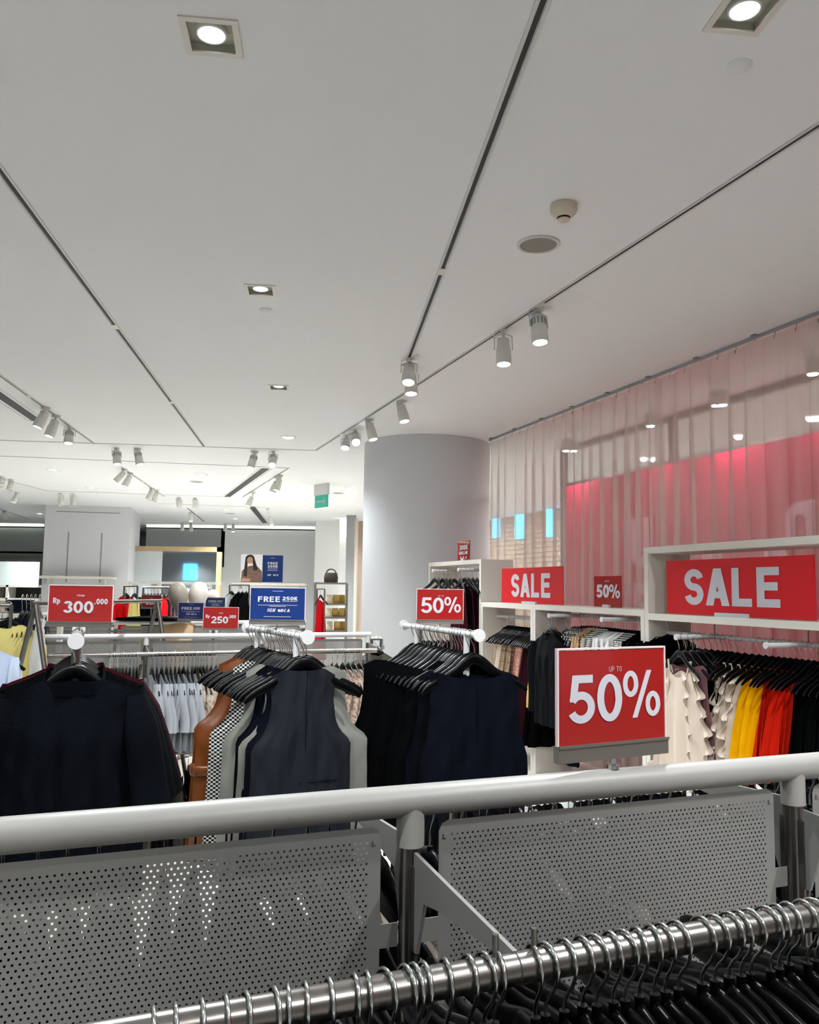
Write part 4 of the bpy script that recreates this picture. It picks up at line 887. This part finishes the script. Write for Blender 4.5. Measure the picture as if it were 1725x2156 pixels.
# near unit row
bzn = zL - .15
def seg_row(x0, x1, kind, fb, col, where, step=.034):
    s = S(x0, -.08); e = S(x1, -.08); n = max(1, round((e - s) / step))
    for i in range(n):
        uhang(s + (i + .5) * (e - s) / n, .15, where[1], RW + PI / 2, kind, fb, '%s in the %s' % (col, where[0]), '%s in the %s' % (col.split(' ')[0] + ' ' + CAT[kind], where[0]), 'black hanger on the rail of the %s' % where[0], 'hangers of the %s' % where[0])
wn = ('near white unit', bzn); ww = ('wide low white unit', zL - .075); wq = ('narrow low white unit', zL - .13)
seg_row(1372, 1400, 'top', 'dusty', 'dusty rose sleeveless top', wn)
seg_row(1400, 1450, 'ruffle', 'cream', 'cream ruffled dress left of the sequin ones', wn, .06)
seg_row(1450, 1476, 'strap', 'sequin', 'brown sequin dress', wn)
seg_row(1476, 1520, 'ruffle', 'cream', 'ivory ruffled dress left of the yellow ones', wn, .06)
seg_row(1520, 1560, 'dress', 'yellow', 'yellow tiered dress', wn, .045)
seg_row(1560, 1632, 'dress', 'orange', 'red tiered dress', wn, .04)
seg_row(1632, 1700, 'strap', 'black', 'black strappy dress', wn)
seg_row(1700, 1850, 'strap', 'navy', 'navy strappy dress', wn, .05)
seg_row(1168, 1196, 'shirt', 'mono', 'black and white print shirt', ww)
seg_row(1196, 1206, 'shirt', 'beige', 'beige shirt', ww)
seg_row(1206, 1216, 'shirt', 'leopard', 'leopard print shirt', ww)
seg_row(1216, 1236, 'shirt', 'stripe', 'striped pale shirt', ww)
seg_row(1236, 1275, 'tee', 'white', 'white t-shirt', ww)
seg_row(1275, 1298, 'tee', 'stripe', 'striped grey t-shirt', ww)
seg_row(1298, 1350, 'tee', 'black', 'black t-shirt', ww, .04)
seg_row(1022, 1036, 'strap', 'cream', 'cream camisole', wq)
seg_row(1036, 1056, 'strap', 'champagne', 'champagne mesh dress', wq, .04)
seg_row(1056, 1064, 'strap', 'sequin', 'bronze sequin dress', wq)
seg_row(1064, 1080, 'strap', 'pink', 'blush lace dress', wq, .05)
seg_row(1080, 1100, 'strap', 'maroon', 'burgundy satin dress', wq)
seg_row(1100, 1116, 'strap', 'black', 'black strappy dress', wq)
# garments on the front arms
for i, (k_, f_, lb, o) in enumerate([('blazer', 'charcoal', 'charcoal blazer hanging in front on the arm of the wide white unit', -.11), ('blazer', 'black', 'black blazer behind the charcoal one on the wide white unit', -.06), ('blazer', 'mustard', 'mustard satin blouse edge behind the charcoal blazer', -.01), ('pants', 'navy', 'long navy trousers under the charcoal blazer', .04)]):
    pt = cp(aw[0] - (.17 if i == 2 else .03), o, zL - .1); garment(k_, f_, pt, RW, lb, hi=(i < 2), seed=i % 3); hanger(pt, RW, 'black hanger of the %s' % lb.split(' hanging')[0].split(' behind')[0].split(' under')[0], None)
for i in range(5):
    pt = cp(ab[0], -.115 + i * .05, bzn); hanger(pt, RW + rj.uniform(-.1, .1), 'glossy black hanger on the left arm of the near white unit', 'hangers on the left arm of the near unit')
    garment('ruffle' if i == 0 else 'top', ['cream', 'dusty', 'black', 'maroon', 'black'][i], pt, RW, ['cream ruffled dress hanging frontmost on the left arm of the near unit', 'dusty rose velvet top behind the cream ruffled dress', 'black top behind the dusty rose velvet top', 'burgundy top on the left arm of the near unit', 'black top behind the dusty rose velvet top'][i], 'black tops on the left arm of the near unit' if i in (2, 4) else None)
for k_, s_ in enumerate(at_):
    for i in range(6):
        pt = cp(s_, -.11 + i * .045, zT - .1); hanger(pt, RW + rj.uniform(-.3, .3), 'grey black hanger on the %s arm of the tall far unit' % ['left', 'right'][k_], 'hangers on the %s arm of the tall far unit' % ['left', 'right'][k_], body=HBG)
        if k_: garment('strap', ['maroon', 'black', 'maroon'][i % 3], pt, RW + rj.uniform(-.1, .1), '%s garment on the right arm of the tall far unit' % ['burgundy', 'black', 'burgundy'][i % 3], '%s garments in the tall far unit' % ['burgundy', 'black', 'burgundy'][i % 3])
# white print garments on a low bar before the tall unit
for i in range(6):
    pt = at_y(892 + i * 10, 1325, 6.2); hanger(pt, R_(60), 'hanger of the pink and white tops seen under the right stand arm', 'hangers seen under the right stand arm', hi=False)
    garment('tee', 'white' if i < 4 else 'maroon', pt, R_(60), '%s top seen under the right stand arm' % ('white' if i < 4 else 'burgundy'), '%s tops under the right stand arm' % ('white' if i < 4 else 'burgundy'))
# ------------------------------------------------------------------ far gondolas
PF = at_y(775, 1336, 6.1); zF = PF.z; PF.z = 0
gondola('white gondola rack across the middle distance behind the stands', PF, [-2.34, -1.56, -.78, 0], -2.36, .02, zF, bars=(-1,), rail_r=.018, bar_z=zF - .095, detail=False)
def GF(s, n, z): v = PF + U * s + Nn * n; return Vector((v.x, v.y, z))
def s_far(px): p = at_plane(px, 1375, PF + Nn * -.29, Nn); return (p - PF).dot(U)
bzf = zF - .095
for i, px in enumerate([236, 241, 246, 251, 256, 261, 268, 275, 283, 290]): hanger(GF(s_far(px), -.29, bzf), rz_h + rj.uniform(-.1, .1), 'bare chrome hooked hanger left on the bar of the middle distance rack', 'bare hangers on the middle distance rack', hi=False)
for i, px in enumerate([322, 332, 342, 352, 361, 370, 379, 388, 397, 406, 413]):
    pt = GF(s_far(px), -.29, bzf); j = rj.uniform(-.1, .1); hanger(pt, rz_h + j, 'black hanger of the light grey t-shirts on the middle distance rack', 'hangers of the light grey t-shirts', hi=False)
    garment('tee', 'greyjersey', pt, rz_h + j, 'light grey t-shirt in the row between the sweaters and the vests', 'light grey t-shirts on the middle distance rack')
for i, px in enumerate([418, 424, 430, 437, 446, 456, 700, 710, 722, 734, 745, 757, 768]):
    pt = GF(s_far(px), -.29, bzf); j = rj.uniform(-.1, .1); f_ = 'floral'; nm = 'left' if px < 600 else 'right'
    hanger(pt, rz_h + j, 'black hanger of the floral tops %s of the vests' % nm, 'hangers of the floral tops %s of the vests' % nm, hi=False)
    garment('tee', f_, pt, rz_h + j, 'floral print top hanging %s of the vests on the middle distance rack' % nm, 'floral tops %s of the vests' % nm)
MB().tube([(-2.3, -.29, zF - .72), (-.03, -.29, zF - .72)], .0125, 12).build('lower_bar', M_steel, bpy.data.objects['gondola_rack.001'])
for i in range(16):
    pt = GF(-2.2 + i * .065, -.29, zF - .72); j = rj.uniform(-.1, .1); hanger(pt, rz_h + j, 'black hanger on the lower bar of the middle distance rack', 'hangers on the lower bar', hi=False)
    garment('skirt', ['charcoal', 'olive', 'black'][i % 3], pt, rz_h + j, 'dark skirt on the lower bar under the light grey t-shirts', 'dark skirts on the lower bar')
PF2 = at_y(640, 1310, 8.4); zF2 = PF2.z; PF2.z = 0
gondola('grey gondola rack farther back in front of the mannequins', PF2, [-2.7, -1.8, -.9, 0], -2.75, .02, zF2, bars=(1,), rail_r=.02, bar_z=zF2 - .095, detail=False)
pt = at_y(793, 1345, 6.4)
garment('blazer', 'olive', pt, R_(20), 'dark olive jacket just right of the middle distance rack end'); hanger(pt, R_(20), 'hanger of the dark olive jacket at the column foot', None, hi=False)
# A-frame rack at the left
ap = at_y(75, 1270, 4.5)
g = thing('a_frame_rack', 'grey a-frame clothes rack with slanted legs at the left edge', 'clothes rack', (ap.x, ap.y, 0), R_(75))
for y0, x0 in ((-.35, 0), (.35, 0)): MB().tube([(x0, 0, ap.z), (x0, y0, 0)], .014, 12).build('leg', M_steel, g)
for y0 in (-.35, .35): MB().tube([(.0 + 1.2, 0, ap.z), (1.2, y0, 0)], .014, 12).build('leg', M_steel, g)
MB().tube([(-.03, 0, ap.z), (1.25, 0, ap.z)], .012, 12).build('hanging_bar', M_steel, g)
def nearpx(px, py, Y, kind, fb, lab, rz, grp=None, hg=None, sc_=1.0, n=1, step=(6, 0)):
    for i in range(n):
        pt = at_y(px + step[0] * i, py + step[1] * i, Y); garment(kind, fb, pt, rz + rj.uniform(-.05, .05), lab, grp, sc_=sc_); hanger(pt, rz, ('hanger of the %s' % lab)[:92].rsplit(' ', 1)[0] if len(('hanger of the ' + lab).split()) > 15 else 'hanger of the %s' % lab, hg or (('hangers of ' + grp) if grp else None), hi=False)
nearpx(48, 1258, 5.2, 'pants', 'denim', 'long dark navy trousers on the left hand rack', R_(100), 'dark navy trousers at the left', n=5, step=(9, 0))
nearpx(86, 1262, 4.9, 'shirt', 'blouse', 'silver grey blouse with gathered cuffs behind the a-frame leg', R_(112))
nearpx(6, 1275, 5.0, 'tee', 'paleyellow', 'pale yellow draped top at the left edge', R_(10), 'pale yellow tops at the left edge', n=2, step=(12, -2))
nearpx(-52, 1310, 4.0, 'tee', 'paleblue', 'pale blue top cut by the left edge of the frame', R_(20))
# background merchandise
nearpx(266, 1234, 9.6, 'tee', 'red', 'bright red top hanging behind the rail beside the grey pier', R_(75))
nearpx(284, 1234, 9.5, 'strap', 'paleyellow', 'pale yellow dress beside the red top in the background', R_(80))
nearpx(305, 1236, 10.5, 'pants', 'denim', 'dark denim trousers in the background left of the mannequins', R_(80), 'denim trousers in the background', n=8, step=(7, 0))
nearpx(346, 1237, 10.4, 'tee', 'red', 'small red top in the background right of the 220.000 sign', R_(85))
nearpx(488, 1232, 11.6, 'tee', 'blouse', 'pale top at the left end of the posters shelf', R_(70)); nearpx(503, 1233, 11.6, 'blazer', 'black', 'black jacket hanging under the posters shelf', R_(75), 'black jackets under the posters shelf', n=3, step=(8, 0))
nearpx(676, 1240, 12, 'strap', 'red', 'red dress hanging beside the gold bag shelves', R_(72))
def rail_px(x0, x1, py, Y, lab):
    a = at_y(x0, py, Y); b = at_y(x1, py, Y); L_ = (b - a).length; g = thing('clothes_rail', lab, 'clothes rack', (a.x, a.y, 0))
    MB().tube([(0, 0, a.z), (L_, 0, b.z)], .012, 10).build('hanging_bar', M_steel, g)
    for x, z in ((0, a.z), (L_, b.z)): MB().tube([(x, 0, z), (x, 0, 0)], .012, 10).build('post', M_steel, g); MB().box((x, 0, .02), (.05, .5, .04)).build('foot', M_steel, g)
rail_px(262, 290, 1234, 9.55, 'slim steel rail beside the grey pier with red and yellow clothes')
rail_px(302, 362, 1237, 10.4, 'slim steel rail of denim trousers in the background')
rail_px(484, 525, 1232, 11.6, 'slim steel rail of black jackets under the posters')
rail_px(668, 684, 1240, 12, 'short steel rail holding the red dress by the bag shelves')
rail_px(-14, 24, 1274, 5.0, 'steel rail of pale yellow tops cut by the left edge')
rail_px(-80, -30, 1310, 4.0, 'steel rail of the pale blue top, mostly left of the frame')
rail_px(783, 803, 1345, 6.42, 'short steel rail with the dark olive jacket at the column foot')
rail_px(886, 950, 1325, 6.2, 'low steel rail of white and burgundy tops behind the right stand')
# mannequins
def mannequin(px, py, Y, lab, lean=.1, m=None, s=1.0):
    c = at_y(px, py, Y); g = thing('mannequin', lab, 'mannequin', (c.x, c.y, 0), R_(15)); H = c.z
    m = m or mat('mannequin_white', '#d5cfc6', .35)
    b = MB(); T = Matrix.Translation((0, 0, H)) @ Matrix.Rotation(lean, 4, 'Y')
    b.lathe([(.001, 0), (.05, -.01), (.08, -.04), (.098, -.09), (.1, -.14), (.088, -.19), (.062, -.235), (.05, -.27), (.05, -.33), (.07, -.36)], 24, T @ Matrix.Diagonal((s * .95, s * 1.12, s, 1)))
    b.build('head', m, g)
    t = MB(); rings = [(-.33, .06, .05), (-.37, .16, .07), (-.42, .2, .09), (-.55, .18, .11), (-.75, .14, .1), (-.95, .18, .12), (-1.1, .17, .11)]
    n = 24; vs = [(a * math.cos(2 * PI * j / n), b_ * math.sin(2 * PI * j / n), H + z) for z, a, b_ in rings for j in range(n)]
    t.add(vs, [(i * n + j, i * n + (j + 1) % n, (i + 1) * n + (j + 1) % n, (i + 1) * n + j) for i in range(len(rings) - 1) for j in range(n)])
    t.build('clothed_torso', F['beige'] if px < 400 else F['cream'], g)
    MB().tube([(0, 0, 0), (0, 0, H - 1.05)], .02, 10).lathe([(.18, .0), (.18, .02), (0, .03)], 24).build('stand', M_steel, g)
mannequin(372, 1226, 8.0, 'beige faceless mannequin head left of the white one', -.15, mat('mannequin_beige', '#8f877b', .45), 1.0)
mannequin(424, 1225, 8.2, 'white faceless mannequin with large tilted head in the centre background', .2, None, 1.0)
mannequin(394, 1238, 9.6, 'smaller white mannequin head between the two large ones', 0, None, .8); mannequin(449, 1241, 10.5, 'small white mannequin head right of the large white one', 0, None, .8)
# mirror and rail under it
YM = 20.5
a = at_y(263, 1240, YM); b = at_y(465, 1240, YM); zt = at_y(300, 1150, YM).z; L_ = (b - a).length
g = thing('framed_mirror', 'wide wood framed wall mirror in the background', 'mirror', (a.x, a.y, 0), 0)
MB().box((L_ / 2, 0, zt - .06), (L_, .1, .12)).box((L_ - .06, 0, (zt + .2) / 2), (.12, .1, zt - .2)).box((.03, 0, (zt + .2) / 2), (.06, .1, zt - .2)).build('frame', M_wood, g)
MB().box((L_ / 2, .03, (zt + .2) / 2), (L_ - .1, .02, zt - .3)).build('glass', M_mirror, g)
def shelf_px(lab, x0, x1, y, Y, dep=.4, m=None):
    a = at_y(x0, y, Y); b = at_y(x1, y, Y); g = thing('wall_shelf', lab, 'shelf', a); L_ = (b - a).length
    MB().box((L_ / 2, 0, 0), (L_, dep, .06)).build('board', m or M_white, g)
    for q in (.1, .9): MB().box((L_ * q, dep * .2, -.08), (.03, dep * .6, .1)).build('bracket', M_wgrey, g)
shelf_px('white shelf rail running in front of the background mirror', 260, 462, 1226, 19.5)
shelf_px('white wall shelf carrying the two posters', 489, 645, 1229, 22, .5)
shelf_px('white shelf board below the posters beside the blue sign', 474, 530, 1260, 21, .4)
# posters
def quad_poster(lab, x0, x1, y0, y1, Y, m):
    a = at_y((x0 + x1) / 2, y1, Y); w_ = (at_y(x1, y1, Y) - at_y(x0, y1, Y)).length; h_ = at_y(x0, y0, Y).z - a.z
    g = thing('poster', lab, 'poster', a); MB().box((0, 0, h_ / 2), (w_, .02, h_)).build('board', m, g); return g, w_, h_
g, w_, h_ = quad_poster('fashion poster of a person with long black hair and crossed arms', 506, 552, 1167, 1226, 21.9, mat('poster_white', '#f2f2f6', .5))
def ell(mb, cx, cz_, rx, rz_, y, n=28, a0=0, a1=360): mb.prism([(cx + rx * math.cos(R_(a)), cz_ + rz_ * math.sin(R_(a))) for a in np.linspace(a0, a1, n)][:-1], y, y + .002)
t = MB(); t.prism([(-w_ * .48, 0), (w_ * .5, 0), (w_ * .48, h_ * .4), (w_ * .28, h_ * .56), (0, h_ * .6), (-w_ * .25, h_ * .54), (-w_ * .44, h_ * .4)], -.014, -.011); t.build('printed_top', M_cloth, g)
t = MB(); ell(t, -.08 * w_, h_ * .84, w_ * .21, h_ * .15, -.0155); t.prism([(-w_ * .36, h_ * .22), (-w_ * .2, h_ * .2), (-w_ * .18, h_ * .84), (-w_ * .29, h_ * .84)], -.0165, -.0155); t.prism([(w_ * .1, h_ * .4), (w_ * .3, h_ * .46), (w_ * .13, h_ * .84), (w_ * .02, h_ * .84)], -.0165, -.0155); t.build('printed_hair', M_hair, g)
t = MB(); ell(t, -.08 * w_, h_ * .79, w_ * .135, h_ * .125, -.018); t.prism([(-w_ * .46, h_ * .03), (-w_ * .05, h_ * .03), (-w_ * .05, h_ * .12), (-w_ * .4, h_ * .14)], -.018, -.016); t.build('printed_face_and_hand', M_skin, g)
g, w_, h_ = quad_poster('blue FREE 250K poster beside the fashion poster', 552, 595, 1169, 1226, 21.88, M_blue)
t = MB(); fit(t, 'FREE', 0, h_ * .66, h_ * .09, w_ * .5, .22, .6, .12, -.0115); fit(t, '250K', 0, h_ * .54, h_ * .1, w_ * .5, .24, .6, .1, -.0115)
for zz, ww in ((.5, .46), (.44, .5), (.9, .2)): t.box((0, -.0115, h_ * zz), (w_ * ww, .001, h_ * .015))
fit(t, 'H&M', -.17 * w_, h_ * .24, h_ * .06, w_ * .17, .18, .5, .08, -.0115, shear=.25); fit(t, 'BCA', .16 * w_, h_ * .24, h_ * .06, w_ * .25, .24, .6, .08, -.0115, shear=.2); t.build('lettering', M_txt, g)
# bags
def bag(px, py, Y, w_, h_, m, lab, strap=True):
    c = at_y(px, py, Y); g = thing('handbag', lab, 'bag', c, R_(rj.uniform(-20, 20)))
    b = MB(); rings = [(0, .42, .3), (.04, .5, .36), (.55, .52, .3), (1, .46, .08)]; n = 20; vs = []
    for z, a_, d_ in rings:
        for j in range(n):
            an = 2 * PI * j / n; cx = math.copysign(abs(math.cos(an)) ** .5, math.cos(an)); sy = math.copysign(abs(math.sin(an)) ** .5, math.sin(an)); vs.append((a_ * w_ * cx, d_ * w_ * .5 * sy, z * h_))
    b.add(vs, [(i * n + j, i * n + (j + 1) % n, (i + 1) * n + (j + 1) % n, (i + 1) * n + j) for i in range(3) for j in range(n)] + [tuple(range(n))[::-1]]); b.build('body', m, g)
    if strap: MB().tube([(.35 * w_ * math.cos(a), 0, h_ + .45 * h_ * math.sin(a) * .8) for a in np.linspace(0, PI, 12)], .012, 6).build('handle', m, g)
Mg = mat('gold_leather', '#c9a85a', .25, metal=.6, var=.5, vscale=10); Mbr = mat('dark_brown_leather', '#3a332d', .5)
x0 = at_y(664, 1228, 14); x1 = at_y(731, 1228, 14); L_ = (x1 - x0).length; hz = x0.z
g = thing('open_shelf_rack', 'grey metal shelf rack filled with gold bags near the column', 'shelf unit', (x0.x, x0.y, 0))
for x in (0, L_): MB().box((x, 0, hz / 2), (.04, .04, hz)).build('upright', M_alu, g)
zs_ = [hz, at_y(700, 1272, 14).z, at_y(700, 1300, 14).z, at_y(700, 1328, 14).z]
for z in zs_: MB().box((L_ * (.62 if z < hz else .5), 0, z), (L_ * (.72 if z < hz else 1), .35, .03)).build('shelf', M_alu, g)
bag(697, 1227, 14, .24, .17, Mbr, 'brown tote with stiff handle on top of the bag shelves')
for k, (px, z) in enumerate([(694, 1), (708, 1), (720, 1), (692, 2), (706, 2), (720, 2), (694, 3), (710, 3), (722, 3)]):
    c = at_y(px, 1272, 14); py = {1: 1271, 2: 1299, 3: 1327}[z]
    bag(px, py, 14, .11, .15, Mg if k % 3 else mat('cream_leather', '#d9cfb0', .4), '%s bag on the %s tier of the bag shelves' % (['cream', 'gold', 'gold'][k % 3], ['', 'upper', 'middle', 'lower'][z]) + ('' if k % 3 == 0 else ', %s one' % ['', 'centre', 'right'][k % 3]), False)
# left alcove furniture
g = thing('display_cabinet', 'white wall cabinet with dark niches in the far left alcove', 'cabinet', at_y(-10, 1262, 22))
L_ = (at_y(80, 1262, 22) - at_y(-10, 1262, 22)).length
MB().box((L_ / 2, .2, .0), (L_, .5, .08)).box((L_ / 2, .2, .36), (L_, .5, .06)).box((L_ * .02, .2, .2), (.06, .5, .4)).box((L_ * .28, .2, .2), (.06, .5, .4)).build('frame', M_white, g)
MB().box((L_ / 2, .42, .2), (L_, .04, .4)).build('back', M_black, g)
MB().box((L_ / 2, -.02, .7), (L_, .03, .62)).build('glowing_pale_panel', mat('glowing_pale_sheet', '#cdd6d2', .3, emit=.08), g)  # no lamp: faint glow put into the panel material for the bright alcove
def folded(px, py, Y, w_, fb, lab, grp=None, n=3):
    c = at_y(px, py, Y); g = put('folded_garments', None, None, c, R_(rj.uniform(-15, 15)), label=lab, category='folded clothes', group=grp)
    for i in range(n):
        pr = [(w_ * .5 * math.copysign(abs(math.cos(a)) ** .3, math.cos(a)), .016 + .035 * i + .016 * math.copysign(abs(math.sin(a)) ** .6, math.sin(a))) for a in np.linspace(0, 2 * PI, 17)[:-1]]
        MB().prism(pr, -w_ * .4, w_ * .4).build('folded_piece', F[fb], g)
tt = at_y(30, 1290, 7.5)
g = thing('display_table', 'low white table with folded cream garments at the left', 'table', (tt.x, tt.y, 0))
MB().box((0, 0, tt.z - .02), (1.2, .7, .04)).build('tabletop', M_white, g)
for sx in (-1, 1):
    for sy in (-1, 1): MB().box((sx * .55, sy * .3, (tt.z - .04) / 2), (.04, .04, tt.z - .04)).build('leg', M_white, g)
folded(12, 1288, 7.5, .26, 'cream', 'stack of folded cream garments at the left edge'); folded(42, 1287, 7.4, .2, 'denim', 'stack of folded navy garments beside the cream stack'); folded(58, 1289, 7.6, .22, 'blouse', 'stack of folded grey garments behind the a-frame rack')
folded(330, 1306, 7.9, .6, 'black', 'flat black folded garments lying behind the grey rack rail', n=1)
